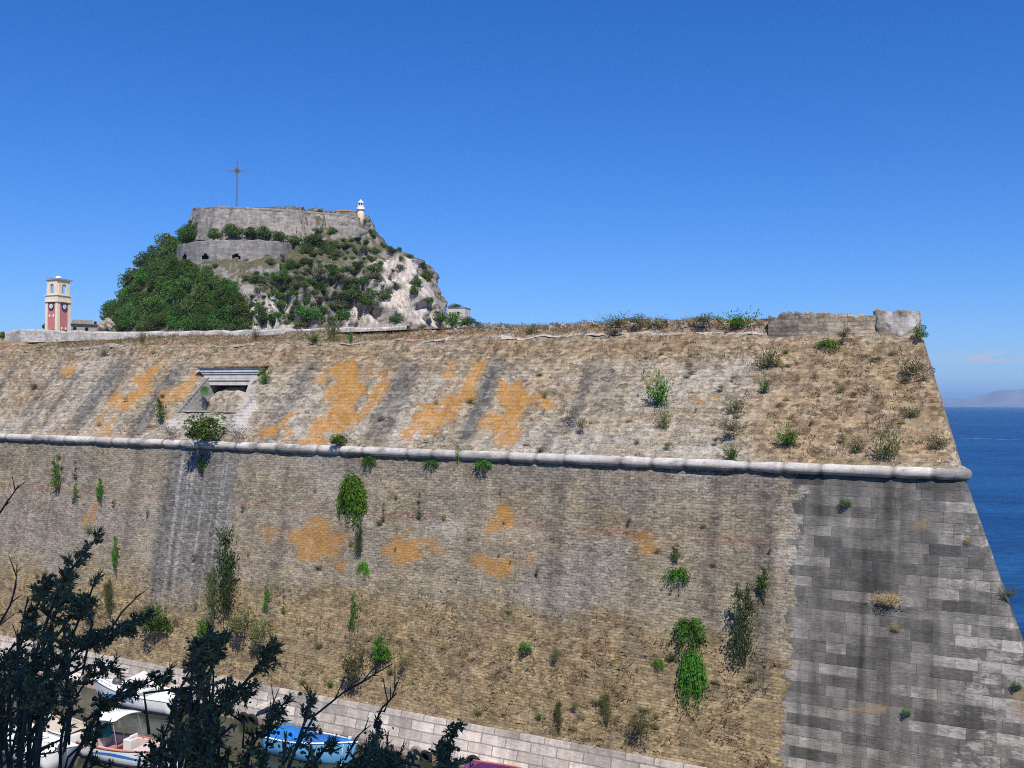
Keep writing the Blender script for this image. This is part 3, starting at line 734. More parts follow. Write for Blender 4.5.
for a in range(nz_):
    for b in range(na):
        an_ = b / na * 2 * math.pi; q = a / (nz_ - 1)
        r_ = rad * (1.03 - .05 * q) / (abs(math.cos(an_)) ** 5 + abs(math.sin(an_)) ** 5) ** .2 + .34 * (float(fbm(np.array(an_ * 3.2), np.array(q * 5), 63)) - .5) - .10 * max(0, q - .85) / .15 * vnoise(np.array(an_ * 6), np.array(2.), 8)
        zt3 = 22.42 + .55 * (float(fbm(np.array(an_ * 1.9), np.array(.5), 66)) - .5) + .2 * (float(vnoise(np.array(an_ * 7), np.array(.5), 67)) - .5)
        z_ = ZT - 1.3 + (zt3 - ZT + 1.3) * q
        V.append(CP(cS + r_ * math.cos(an_), cc_ + r_ * math.sin(an_), z_)); UV.append((an_ * rad, z_))
i = np.arange(nz_ - 1)[:, None] * na + np.arange(na)[None, :]; i2 = np.arange(nz_ - 1)[:, None] * na + (np.arange(na)[None, :] + 1) % na
Q = np.stack([i, i2, i2 + na, i + na], -1).reshape(-1, 4)
V.append(CP(cS, cc_, 22.15)); n_ = len(V) - 1
tst = np_mesh('turret_stump', V, Q, None, None, None)
import bmesh
bm = bmesh.new(); bm.from_mesh(tst.data); bm.verts.ensure_lookup_table()
for k in range(na): bm.faces.new([bm.verts[(nz_ - 1) * na + k], bm.verts[(nz_ - 1) * na + (k + 1) % na], bm.verts[n_]])
bm.to_mesh(tst.data); bm.free()
tst.data.materials.append(masonry('cracked_plaster', .8, .3, .006, .8, 1.12, (3, 5), .7, smear=.8))
tinted(into(tst), (.46, .425, .385), .16)
me = tst.data; n = len(me.vertices); co = np.zeros(n * 3, np.float32); me.vertices.foreach_get('co', co); co = co.reshape(-1, 3).astype(float)
xx, yy = proj(co); pl = blob_mask(xx, yy, [([(884, 314), (917, 312), (919, 331), (900, 336), (886, 330)], 1.), ([(872, 318), (880, 316), (881, 324), (873, 326)], .6)], 2.5, 5, xx / 9, yy / 9, 4)
tn = np.array([.30, .25, .19]) * (1 - pl[:, None]) + np.array([.50, .465, .425]) * pl[:, None]; tn *= (.7 + .6 * fbm(xx / 5, yy / 5, 29, 4))[:, None]
me.attributes['tint'].data.foreach_set('color', np.c_[tn, np.ones(n)].astype(np.float32).ravel()); me.attributes['lime'].data.foreach_set('value', (-.1 + .35 * pl).astype(np.float32))
tstc = MB()
for k in range(26):
    an_ = random.uniform(0, 6.28); r_ = rad * random.uniform(.2, .72)
    stone_mesh(tstc, CP(cS + r_ * math.cos(an_), cc_ + r_ * math.sin(an_), 22.2 + random.uniform(-.02, .12)), random.uniform(.18, .34), 7000 + k)
tstc = tstc.obj('turret_rubble', M_rub, tst, bevel=.015); tstc['kind'] = 'stuff'; tstc.matrix_parent_inverse = BINV
ant = MB(); p_ = CP(cS - rad * .15, cc_, 22.4); ant.tube([p_, (p_[0], p_[1], p_[2] + .55)], .018)
ao = ant.obj('metal_rod', simple('rusty_iron', (.12, .07, .05), .8), tst); ao.matrix_parent_inverse = BINV
# level top
P0 = [CP(-88, CT + 4.3, 22.55), CP(-48, CT + 4.3, 22.55), CP(-36, CT + 2.5, 22.5), CP(-20, CT + 1.0, 22.4), CP(-9, CT + 1., 22.3)]
q1 = face_pt(np.array([6., 33.]), np.array([ZT, ZT])); 
tp_ = MB(); tp_.add(P0 + [(q1[0][0] - .5, q1[0][1], 21.9), (q1[1][0] - .5, q1[1][1], 21.9), CP(-88, CT + 52, 22.5)], [tuple(range(8))])
tinted(into(tp_.obj('terreplein', M_scarp)), (.25, .19, .11), -.2)
fl_ = MB(); q2 = face_pt(np.linspace(.5, 33, 20), np.full(20, ZT))
fl_.add([tuple(q) for q in q2] + [(q[0] - 1.6, q[1] + .2, 22.3) for q in q2], [(k, k + 1, k + 21, k + 20) for k in range(19)])
tinted(into(fl_.obj('seaward_bank', M_scarp)), (.27, .2, .12), 0)

# ================================================================ plants
M_fern = foliage('bright_fern_leaf', (.06, .16, .012), (.15, .34, .03), .35)
M_fern2 = foliage('mid_green_leaf', (.045, .12, .015), (.10, .23, .03), .3)
M_dark = foliage('dark_green_leaf', (.042, .085, .015), (.155, .235, .045), .28)
M_olive = foliage('olive_scrub_leaf', (.085, .098, .035), (.21, .22, .09), .25)
M_greyg = foliage('grey_scrub_leaf', (.10, .105, .085), (.22, .22, .18), .2)
M_dry = foliage('dry_stalk', (.30, .215, .105), (.54, .42, .235), .35)
M_stem = simple('woody_stem', (.12, .09, .06), .9)

def leaves(pts, nrm, size, aspect=.5, seed=0, droop=0.):
    """diamond leaf per point; nrm (n,3) preferred direction of growth"""
    r_ = np.random.default_rng(seed); n = len(pts)
    d = nrm + r_.normal(0, .55, (n, 3)); d[:, 2] -= droop
    d /= np.linalg.norm(d, axis=1)[:, None] + 1e-9
    s_ = np.cross(d, r_.normal(0, 1, (n, 3))); s_ /= np.linalg.norm(s_, axis=1)[:, None] + 1e-9
    L = size * r_.uniform(.6, 1.3, n)[:, None]
    a = pts; b = pts + d * L * .5 + s_ * L * aspect * .5; c = pts + d * L; e = pts + d * L * .5 - s_ * L * aspect * .5
    V = np.stack([a, b, c, e], 1).reshape(-1, 3)
    return V, np.arange(4 * n).reshape(n, 4)

def mesh_only(name, V, Q, m):
    o = np_mesh(name, V, Q, None, None, m, smooth=False); me = o.data
    bpy.data.objects.remove(o); return me

def sphere_pts(n, seed, rmin=.55):
    r_ = np.random.default_rng(seed); d = r_.normal(0, 1, (n, 3)); d /= np.linalg.norm(d, axis=1)[:, None]
    return d * (r_.uniform(rmin ** 3, 1, n) ** (1 / 3))[:, None]

def crown_mesh(name, seed, m, nb=16, per=70, leaf=.12, shape=(1, 1, 1), lean=0):
    """unit-size crown (about radius 1) of leaf clumps around a few uneven boughs"""
    r_ = np.random.default_rng(seed); VV = []; NN = []
    for k in range(nb):
        c = r_.normal(0, 1, 3); c /= np.linalg.norm(c); c *= r_.uniform(.35, .82); 
        if c[2] < -.35: c[2] *= .5
        rad_ = r_.uniform(.22, .42)
        p = sphere_pts(per, seed * 31 + k, .6) * rad_ * np.array([1, 1, .8])
        VV.append((c + p) * np.array(shape)); q = p / (np.linalg.norm(p, axis=1)[:, None] + 1e-9) + c * .6; NN.append(q)
    V, Q = leaves(np.concatenate(VV), np.concatenate(NN), leaf, .62, seed)
    return mesh_only(name, V, Q, m)

def frond_mesh(name, seed, m, n=26, L=1., droop=1., leaflets=11, lw=.17):
    """tuft of feathery fronds arching out of a wall; local +Y points away from the wall"""
    r_ = np.random.default_rng(seed); P_ = []; D_ = []
    for k in range(n):
        a = r_.uniform(-1.5, 1.5); up = r_.uniform(-.3, 1.0)
        d = np.array([math.sin(a) * 1.0, .25 + .6 * abs(math.cos(a)) * r_.uniform(.3, 1), up]); d /= np.linalg.norm(d)
        ln = L * r_.uniform(.55, 1.05); pos = r_.normal(0, .05, 3) * L; pos[1] = abs(pos[1])
        for q in range(leaflets):
            pos = pos + d * ln / leaflets; d = d + np.array([0, -.012, -.16 * droop]); d /= np.linalg.norm(d)
            if pos[1] < .02: pos[1] = .02
            sd = np.cross(d, [0, 0, 1.]) + 1e-6; sd /= np.linalg.norm(sd)
            for sg in (-1, 1):
                P_.append(pos.copy()); D_.append(sd * sg * .9 + d * .7 + np.array([0, 0, -.2]))
    P_ = np.array(P_); D_ = np.array(D_); D_ /= np.linalg.norm(D_, axis=1)[:, None]
    rr_ = np.random.default_rng(seed + 1); V, Q = leaves(P_, D_ * 2.2, lw * L, .38, seed)
    return mesh_only(name, V, Q, m)

def tuft_mesh(name, seed, m, n=46, h=1., spread=.5, wd=.03):
    """upright tuft of narrow blades"""
    r_ = np.random.default_rng(seed); V = []; Q = []
    for k in range(n):
        b = np.array([r_.normal(0, .22) * spread, abs(r_.normal(0, .1)) * spread, r_.uniform(-.05, .12)])
        t_ = b + np.array([r_.normal(0, .5) * spread, abs(r_.normal(.15, .3)) * spread, h * r_.uniform(.45, 1)])
        md = (b + t_) / 2 + np.array([0, .04, .06]); s_ = r_.normal(0, 1, 3); s_[2] = 0; s_ /= np.linalg.norm(s_); s_ *= wd * r_.uniform(.6, 1.5)
        V += [b, md + s_, t_, md - s_]; Q.append([4 * k, 4 * k + 1, 4 * k + 2, 4 * k + 3])
    return mesh_only(name, np.array(V), np.array(Q), m)

def spire_mesh(name, seed, m, nb=30, per=26, leaf=.06, w_=.32, ragged=.5):
    """ragged wall-rooted shrub, unit height: short boughs rising off leaning stems"""
    r_ = np.random.default_rng(seed); PP = []; NN = []
    stems = [(r_.normal(0, .16) * w_ * 2, r_.uniform(.7, 1.) if i else 1.) for i in range(3 if w_ > .2 else 2)]
    for k in range(nb):
        lean, top = stems[k % len(stems)]; q = r_.uniform(.03, 1) ** .8 * top
        c = np.array([lean * q + .04 * math.sin(q * 6 + seed), .08, q])
        a = r_.uniform(0, 6.28); ln = w_ * (1.05 - q / top) ** .55 * r_.uniform(1 - ragged, 1 + ragged) + .03
        d = np.array([math.cos(a), abs(math.sin(a)) * .6, r_.uniform(.3, 1.1)]); d /= np.linalg.norm(d)
        tt_ = r_.uniform(.15, 1.1, per)[:, None]; p = c + d * ln * tt_ + r_.normal(0, .16 * ln + .012, (per, 3)); p[:, 1] = np.maximum(p[:, 1], .015)
        PP.append(p); NN.append(np.tile(d * .8 + np.array([0, .1, .5]), (per, 1)))
    V, Q = leaves(np.concatenate(PP), np.concatenate(NN), leaf, .42, seed)
    return mesh_only(name, V, Q, m)

def stem_mesh(name, seed, k=5, h=1., spread=.3, rad_=.025):
    r_ = random.Random(seed); m_ = MB()
    for i in range(k):
        a = r_.uniform(0, 6.28); m_.tube([(0, -.06, -.02), (.3 * spread * math.cos(a), .08 + .1 * spread * abs(math.sin(a)), .3 * h), (spread * math.cos(a) * .7, .1 + .5 * spread * abs(math.sin(a)), h * r_.uniform(.55, .85))], [rad_, rad_ * .7, rad_ * .3], 5)
    me = bpy.data.meshes.new(name); me.from_pydata(m_.v, [], m_.f); me.materials.append(M_stem); return me

def fuzz_mesh(name, seed, m, n):
    """loose weed clump: fine stalks with small leaves, unit size"""
    r_ = np.random.default_rng(seed); PP = []; NN = []
    for k in range(n // 10):
        b = np.array([r_.normal(0, .16), abs(r_.normal(0, .08)), r_.uniform(-.02, .1)]); d = np.array([r_.normal(0, .42), abs(r_.normal(.1, .3)), r_.uniform(.5, 1.1)]); ln = r_.uniform(.35, 1.)
        for q in np.linspace(.15, 1, 14): PP.append(b + d * ln * q + r_.normal(0, .035, 3)); NN.append(d)
    PP = np.array(PP); PP[:, 1] = np.maximum(PP[:, 1], .01); V, Q = leaves(PP, np.array(NN), .115, .30, seed)
    return mesh_only(name, V, Q, m)
WALL_RZ = math.atan2(-U2[1], -U2[0])
M_wallt = foliage('wall_tree_leaf', (.03, .06, .018), (.085, .13, .04), .2)
PM = {
 'fern': [frond_mesh('fronds', 11 + i, M_fern, 40, 1., 1.0, 15, .10) for i in range(2)],
 'fern_mid': [frond_mesh('fronds', 21 + i, M_fern2, 38, 1., .9, 15, .115) for i in range(2)],
 'fern_hang': [frond_mesh('fronds', 31, M_fern2, 90, 1., 1.45, 17, .085)],
 'fern_cushion': [frond_mesh('fronds', 35, M_fern, 110, 1., 1.3, 17, .095)],
 'spire': [spire_mesh('foliage', 41 + i, [M_dark, M_fern2][i], 26, 20, .085, .22) for i in range(2)],
 'slender': [spire_mesh('foliage', 45 + i, M_fern2 if i else M_olive, 20, 14, .075, .11) for i in range(2)],
 'conifer': [spire_mesh('foliage', 51 + i, [M_wallt, M_olive, M_wallt][i], 62, 30, .05, .33, .6) for i in range(3)],
 'bush': [crown_mesh('foliage', 61, M_dark, 26, 110, .12), crown_mesh('foliage', 62, M_fern2, 20, 70, .13), crown_mesh('foliage', 63, M_olive, 20, 60, .12), crown_mesh('foliage', 64, M_greyg, 18, 46, .10)],
 'tuft': [fuzz_mesh('foliage', 71, M_fern2, 620), fuzz_mesh('foliage', 72, M_olive, 560), fuzz_mesh('foliage', 73, M_dry, 420), fuzz_mesh('foliage', 74, M_fern, 560)],
}
STEMS = [stem_mesh('stem', i, 5, .8, .3, .02) for i in range(3)]
def plant(name, label, px_, py_, wpx, hpx, kind, v, upper, cat='plant', group=None, P=None, off=.05, stem=False, base=True):
    """px_,py_ = middle of the plant in the photo, wpx,hpx its size there"""
    if P is None:
        yb = py_ + hpx * (.45 if base else 0)
        P = hit(px_, yb, upper, off)
    sc = np.linalg.norm(P - CAM) / F
    W_, H_ = wpx * sc, hpx * sc
    me = PM[kind][v]
    root = empty(name, P, WALL_RZ); tag(root, label, cat, group)
    o = bpy.data.objects.new({'fern': 'fronds', 'fern_mid': 'fronds', 'fern_hang': 'fronds', 'fern_cushion': 'fronds', }.get(kind, 'foliage'), me); COL.objects.link(o); o.parent = root
    if kind.startswith('fern'): s_ = (W_ / 1.5, W_ / 1.7, H_ / 1.15)
    elif kind in ('spire', 'conifer', 'slender'): s_ = (W_ / {'spire': .62, 'conifer': .8, 'slender': .34}[kind], W_ / .8, H_)
    elif kind == 'bush': s_ = (W_ / 2.1, W_ / 2.3, H_ / 2.0)
    else: s_ = (W_ / 1.0, W_ / 1.2, H_ / .95)
    o.scale = s_
    if kind == 'bush': o.location = (0, W_ * .25, H_ * .45)
    if stem:
        st = bpy.data.objects.new('stem', STEMS[v % 3]); COL.objects.link(st); st.parent = root
        st.scale = (W_, W_ * .6, H_)
    return root

L, Up = False, True
plist = [
 ('hanging_fern', 'big bright green cushion of ferns hanging on brick wall below the cordon', 356, 502, 42, 54, 'fern_cushion', 0, L, 'fern', None, -.34),
 ('ivy_strand', 'dark strand of ivy dangling beneath the big bright fern cushion', 360, 542, 14, 34, 'conifer', 0, L, 'ivy', None, .5),
 ('small_fern', 'small yellow-green fern under the dark ivy strand', 364, 567, 16, 20, 'fern', 0, L, 'fern', None, -.1),
 ('small_fern', 'small green fern tuft just under the cordon above the big fern cushion', 370, 463, 20, 15, 'fern_mid', 0, L, 'fern', None, -.3),
 ('small_fern', 'small low fern tuft under the cordon, middle of the three in a row there', 432, 465, 19, 10, 'fern_mid', 1, L, 'fern', None, -.3),
 ('small_fern', 'dark-edged fern tuft hanging under the cordon, right of the middle tuft', 484, 466, 24, 13, 'fern_mid', 0, L, 'fern', None, -.3),
 ('small_fern', 'light green fern growing on top of the cordon between orange patches', 459, 447, 15, 13, 'fern', 1, Up, 'fern', None, .45),
 ('star_fern', 'star-shaped mid-green fern on the lower wall above the long drooping fern', 690, 628, 40, 42, 'fern_mid', 0, L, 'fern', None, -.1),
 ('hanging_fern', 'long drooping green fern hanging low on the wall near the plinth', 694, 684, 42, 66, 'fern_hang', 0, L, 'fern', None, -.36),
 ('small_fern', 'green fern on brick wall upper of the chain beside the ashlar corner', 679, 573, 27, 22, 'fern_mid', 1, L, 'fern', None, -.1),
 ('small_shrub', 'little dark leafy sprig just above the upper fern of the chain', 676, 555, 12, 18, 'spire', 0, L, 'shrub', None, .45),
 ('small_fern', 'small bright leafy clump left of the long drooping fern', 659, 662, 15, 14, 'fern', 1, L, 'fern', None, -.1),
 ('wall_tree', 'dark young tree rooted in the wall beside the ashlar corner', 744, 634, 34, 74, 'conifer', 0, L, 'tree', None, .48),
 ('small_shrub', 'dark tufted shrub above right of the young wall tree', 764, 590, 15, 32, 'spire', 1, L, 'shrub', None, .45),
 ('wall_tree', 'tall pointed green shrub tree at the foot of the grey run-off streak', 229, 582, 38, 84, 'conifer', 2, L, 'tree', None, .48),
 ('small_shrub', 'ragged shrub leaning left of the tall pointed shrub tree', 213, 602, 20, 54, 'conifer', 1, L, 'shrub', None, .48),
 ('small_shrub', 'round olive bush at right foot of the tall pointed shrub tree', 247, 622, 28, 34, 'bush', 2, L, 'shrub', None, .45),
 ('slender_plant', 'slender green spire plant right of the tall pointed shrub tree', 267, 598, 10, 36, 'slender', 1, L, 'plant', None, .48),
 ('small_shrub', 'dull grey-green bush below the slender spire plant', 264, 632, 24, 34, 'bush', 2, L, 'shrub', None, .45),
 ('small_shrub', 'low green bush below the ragged leaning shrub', 208, 630, 20, 26, 'bush', 1, L, 'shrub', None, .45),
 ('slender_plant', 'thin brown-stemmed plant between slender spire and the twigs', 284, 604, 6, 26, 'slender', 0, L, 'plant', None, .48),
 ('slender_plant', 'tall forked dark plant on the brick wall at the far left', 58, 478, 16, 36, 'spire', 0, L, 'plant', None, .48),
 ('slender_plant', 'small pointed green plant right of the tall forked one', 76, 494, 10, 22, 'slender', 1, L, 'plant', None, .48),
 ('slender_plant', 'thin olive sprig above the small pointed green plant', 76, 472, 8, 16, 'slender', 0, L, 'plant', None, .48),
 ('small_shrub', 'dark leaning shrub on brick, third from the left below the cordon', 101, 495, 12, 24, 'spire', 1, L, 'shrub', None, .48),
 ('slender_plant', 'slender green plant above the dry weeds, right of the cypress tip', 116, 562, 11, 36, 'spire', 1, L, 'plant', None, .48),
 ('small_shrub', 'wide light green bush on the dry slope left of grey run-off streak', 161, 620, 36, 34, 'bush', 1, L, 'shrub', None, .45),
 ('small_shrub', 'pointed olive bush in dry weeds, right one of a close pair', 110, 603, 17, 34, 'conifer', 1, L, 'shrub', None, .48),
 ('small_shrub', 'rounded olive bush in dry weeds, left one of a close pair', 96, 607, 18, 24, 'bush', 2, L, 'shrub', None, .45),
 ('spindle_bush', 'dark green spindle-shaped bush on the scarp left of the embrasure', 162, 411, 14, 28, 'spire', 0, Up, 'bush', None, .48),
 ('dense_bush', 'dense dark green bush in front of the embrasure above the cordon', 213, 428, 42, 34, 'bush', 0, Up, 'bush', None, .5),
 ('small_palm', 'small palm-like fern at the left end of the stone cornice', 206, 384, 13, 14, 'fern_mid', 0, Up, 'fern', None, .3),
 ('small_shrub', 'green weeds sprouting at the right end of the stone cornice', 266, 376, 13, 18, 'tuft', 3, Up, 'weeds', None, .45),
 ('twiggy_shrub', 'grey leafless shrub right of the dense dark embrasure bush', 241, 433, 22, 20, 'bush', 3, Up, 'shrub', None, .45),
 ('twiggy_shrub', 'grey twiggy shrub on the scarp below the spindle-shaped bush', 174, 433, 18, 14, 'bush', 3, Up, 'shrub', None, .45),
 ('small_shrub', 'dark grey-green shrub sitting on the cordon above the fern cushion', 342, 440, 20, 14, 'bush', 0, Up, 'shrub', None, .45),
 ('small_shrub', 'dark sprig hanging below the cordon in the grey run-off streak', 203, 468, 13, 19, 'spire', 1, L, 'shrub', None, .45),
 ('slender_plant', 'thin dark sprig on brick between ferns and orange patch', 420, 508, 8, 26, 'slender', 0, L, 'plant', None, .48),
 ('slender_plant', 'tiny thin sprig right of the dark ivy strand', 384, 514, 6, 18, 'slender', 0, L, 'plant', None, .48),
 ('weed_clump', 'tall bright weed clump on the upper scarp near its middle right', 661, 390, 24, 36, 'tuft', 0, Up, 'weeds', None, .45),
 ('weed_clump', 'olive weed clump under the tall bright weed clump', 664, 418, 14, 26, 'tuft', 1, Up, 'weeds', None, .45),
 ('grey_shrub', 'round grey-green shrub on the upper scarp right of the orange patches', 573, 412, 24, 20, 'bush', 3, Up, 'shrub', None, .45),
 ('small_shrub', 'small brown-green shrub touching the round grey-green shrub', 584, 424, 13, 14, 'bush', 2, Up, 'shrub', None, .45),
 ('feathery_shrub', 'feathery green shrub against the low parapet remnant', 828, 339, 28, 18, 'fern', 1, Up, 'shrub', None, .2),
 ('small_shrub', 'brownish shrub right of the feathery green parapet shrub', 846, 334, 14, 14, 'bush', 2, Up, 'shrub', None, .45),
 ('small_shrub', 'bright green shrub at the seaward foot of the turret stump', 921, 333, 14, 18, 'bush', 1, Up, 'shrub', None, .45),
 ('small_shrub', 'grey-green shrub under the turret stump', 911, 367, 20, 16, 'tuft', 1, Up, 'shrub', None, .45),
 ('small_shrub', 'low olive shrub beside the grey-green one under the turret stump', 927, 371, 18, 12, 'bush', 3, Up, 'shrub', None, .45),
 ('weed_clump', 'olive weed clump below the dark parapet patch', 769, 358, 20, 22, 'tuft', 1, Up, 'weeds', None, .45),
 ('weed_clump', 'thin weed stalk on scarp below olive weed clump', 766, 385, 10, 18, 'tuft', 0, Up, 'weeds', None, .45),
 ('weed_clump', 'green weed clump in the brown grass lower right of the scarp', 790, 436, 20, 24, 'tuft', 0, Up, 'weeds', None, .45),
 ('weed_clump', 'tall yellowish weed clump above the cordon below the turret stump', 887, 445, 22, 34, 'tuft', 1, Up, 'weeds', None, .45),
 ('weed_clump', 'small weed clump above the cordon nearest to the corner', 938, 441, 15, 15, 'tuft', 1, Up, 'weeds', None, .45),
 ('weed_clump', 'small green weed clump on scarp, halfway between turret stump and cordon', 911, 412, 15, 13, 'tuft', 1, Up, 'weeds', None, .45),
 ('weed_clump', 'small green weed clump directly above the cordon under the middle scarp', 733, 452, 15, 17, 'tuft', 0, Up, 'weeds', None, .45),
 ('weed_clump', 'pale weed clump beside the small orange patch on the right scarp', 735, 405, 18, 16, 'tuft', 1, Up, 'weeds', None, .45),
 ('weed_clump', 'flat weed clump right of the white scarp area', 735, 427, 22, 14, 'bush', 2, Up, 'weeds', None, .45),
 ('weed_clump', 'olive weed clump at foot of the brown grass area', 857, 446, 13, 14, 'tuft', 1, Up, 'weeds', None, .45),
 ('small_shrub', 'bright green bushy plant low on the wall above the plinth', 384, 650, 22, 32, 'bush', 1, L, 'plant', None, .45),
 ('small_shrub', 'grey-green feathery plant left of the bright green bushy one', 362, 662, 32, 40, 'bush', 2, L, 'plant', None, .45),
 ('slender_plant', 'strip of climbing leaves running up to the small yellow-green fern', 354, 612, 13, 44, 'slender', 1, L, 'plant', None, .48),
 ('slender_plant', 'brown-green spire right of the bright green bushy plant', 380, 655, 11, 32, 'spire', 0, L, 'plant', None, .48),
 ('small_shrub', 'small grey-green bush in dry weeds right of the brown-green spire', 406, 662, 13, 15, 'bush', 2, L, 'plant', None, .45),
 ('small_shrub', 'bright leafy weed alone in the dry weeds at mid-wall', 527, 647, 15, 14, 'bush', 1, L, 'weeds', None, .45),
 ('small_shrub', 'olive weed at the top of a vertical chain in the dry weeds', 558, 654, 12, 12, 'bush', 2, L, 'weeds', None, .45),
 ('slender_plant', 'tall grey-green weed at the bottom of the vertical chain', 559, 720, 12, 32, 'conifer', 1, L, 'weeds', None, .48),
 ('small_shrub', 'grey-green upright bush in dry weeds left of the drooping fern', 607, 712, 15, 30, 'conifer', 1, L, 'shrub', None, .48),
 ('small_shrub', 'wide grey-green bush low in the weeds near the plinth', 644, 722, 26, 18, 'bush', 2, L, 'shrub', None, .45),
 ('ashlar_weed', 'small green weed on the upper part of the ashlar corner', 847, 502, 13, 8, 'bush', 1, L, 'weeds', None, .45),
 ('ashlar_weed', 'dry golden weed patch in a hole of the ashlar corner', 886, 600, 24, 14, 'tuft', 2, L, 'weeds', None, .4),
 ('ashlar_weed', 'tiny green weed low in the ashlar near the sea edge', 1017, 686, 9, 8, 'bush', 1, L, 'weeds', None, .45),
 ('ashlar_weed', 'small weed on the ashlar edge jutting against the sea', 1008, 594, 12, 12, 'tuft', 1, L, 'weeds', None, .4),
 ('ashlar_weed', 'tiny green weed in a lower joint of the ashlar', 907, 712, 9, 7, 'bush', 1, L, 'weeds', None, .45),
 ('ashlar_weed', 'brown weed tuft under the golden patch on the ashlar', 896, 628, 10, 8, 'tuft', 2, L, 'weeds', None, .4),
 ('ashlar_weed', 'small brown weed tuft high on the ashlar near its sea edge', 968, 541, 9, 10, 'tuft', 2, L, 'weeds', None, .4),
]
for nm, lb_, x_, y_, w_, h_, kd, v_, up_, cat_, gr_, b_ in plist:
    P = hit(x_, y_ + h_ * b_, up_, .04)
    plant(nm, lb_, x_, y_, w_, h_, kd, v_, up_, cat_, gr_, P=P, stem=(kd in ('conifer', 'spire', 'slender')))
# crest plants, standing on the bank
def bank_at(px_, q=.5):
    Pm = hit(px_, 340, True); i_ = int(np.argmin(abs(BS - Sof(Pm)))); j = int(q * 25); return BANK[j, i_]
for x_, q, w_, h_, kd, v_, lb_ in [(737, .35, 30, 17, 'tuft', 3, 'bright green grass clump on the crest left of dark parapet patch'), (324, .3, 16, 26, 'tuft', 1, 'yellow-green weed clump on the crest right of the embrasure'), (318, .06, 14, 12, 'tuft', 0, 'low green weed at the foot of the yellow-green crest clump'),
        (353, .05, 7, 15, 'tuft', 0, 'narrow green weed on the crest above the first big orange patch'), (612, .4, 22, 14, 'tuft', 1, 'olive shrub clump on the crest, first of a run of three'), (634, .45, 22, 14, 'bush', 2, 'rounded olive shrub on the crest, middle of a run of three'), (652, .35, 20, 12, 'tuft', 1, 'olive shrub clump on the crest, last of a run of three'),
        (705, .5, 26, 13, 'bush', 2, 'wide low olive bush on the crest left of the bright grass clump'), (688, .4, 15, 10, 'tuft', 2, 'dry tuft on the crest between olive bushes'), (528, .3, 14, 10, 'tuft', 1, 'small olive tuft on crest above the largest right orange patch'), (238, .5, 9, 14, 'tuft', 1, 'small green tuft on the crest above the cornice'), (137, .2, 8, 13, 'tuft', 1, 'thin weed on the crest below the fortress trees'), (614, .02, 16, 10, 'tuft', 1, 'low weed below the first olive crest shrub')]:
    plant('crest_shrub', lb_, 0, 0, w_, h_, kd, v_, True, 'shrub', None, P=bank_at(x_, q))
# little weeds dotted over the walls, alike at this distance
for i in range(70):
    x_ = random.uniform(5, 780); y_ = random.uniform(600, 730)
    P = hit(x_, y_, False, .03)
    if P[2] < ZB + .25 or (x_ < 300 and y_ > 660): continue
    plant('wall_weed', 'small weed tuft rooted among dry weeds on the lower brick wall', x_, y_, random.uniform(4, 12), random.uniform(4, 10), *random.choice([('tuft', 1), ('tuft', 2), ('bush', 2), ('bush', 3), ('tuft', 0)]), False, 'weeds', 'small weeds on the lower wall', P=P)
for i in range(30):
    x_ = random.uniform(5, 780); y_ = random.uniform(485, 585)
    plant('wall_weed', 'tiny weed tuft on the bare brick below the cordon', x_, y_, random.uniform(3, 8), random.uniform(4, 9), *random.choice([('tuft', 1), ('tuft', 2), ('bush', 2)]), False, 'weeds', 'tiny weeds on the bare brick', P=hit(x_, y_, False, .03))
for i in range(70):
    x_ = random.choice([random.uniform(5, 940), random.uniform(520, 940)]); y_ = random.uniform(352, 455)
    if x_ > 930 - (455 - y_) * .2 or (175 < x_ < 275 and y_ < 440): continue
    P = hit(x_, y_, True, .03)
    plant('scarp_weed', 'small weed tuft scattered on the sloping upper scarp', x_, y_, random.uniform(4, 11), random.uniform(3, 8), *random.choice([('tuft', 1), ('tuft', 2), ('tuft', 2), ('bush', 2), ('bush', 3)]), True, 'weeds', 'small weeds on the upper scarp', P=P)

# uncountable dry grass on the ledges and joints
def grass_field(name, label, pts, hmin, hmax, m, seed, blades=7, lean=.5, out=None):
    r_ = np.random.default_rng(seed); n = len(pts); k = blades
    b = np.repeat(pts, k, 0) + r_.normal(0, .07, (n * k, 3)) * np.array([1, 1, .3])
    h_ = r_.uniform(hmin, hmax, n * k)[:, None]
    d = r_.normal(0, lean, (n * k, 3)); d[:, 2] = r_.uniform(.35, 1, n * k)
    if out is not None: d += out * r_.uniform(.2, .9, n * k)[:, None]
    d /= np.linalg.norm(d, axis=1)[:, None]
    tip = b + d * h_; s_ = np.cross(d, r_.normal(0, 1, (n * k, 3))); s_ /= np.linalg.norm(s_, axis=1)[:, None]
    md = b + d * h_ * .5 + np.array([0, 0, .02]); wd = h_ * .06
    V = np.stack([b, md + s_ * wd, tip, md - s_ * wd], 1).reshape(-1, 3)
    o = np_mesh(name, V, np.arange(len(V)).reshape(-1, 4), None, None, m, smooth=False)
    tag(o, label, 'grass', None, 'stuff'); return o
outn = np.r_[-N2, 0]
def scatter(n, fx, fy, upper, seed, cond):
    r_ = np.random.default_rng(seed); out = []
    for i in range(n):
        x_, y_ = r_.uniform(*fx), r_.uniform(*fy)
        P = hit(x_, y_, upper, .02)
        if cond(x_, y_, P, r_): out.append(P)
    return np.array(out)
lowc = lambda x_, y_, P, r_: ZB + .1 < P[2] and y_ > np.interp(x_, [0, 100, 200, 300, 400, 500, 600, 700, 790], [570, 576, 592, 590, 596, 610, 626, 640, 650]) + r_.normal(0, 12) and float(fbm(np.array(Sof(P) / 1.6), np.array(P[2] / .7), 401)) > .42 and Sof(P) < Sof(a2) - .3
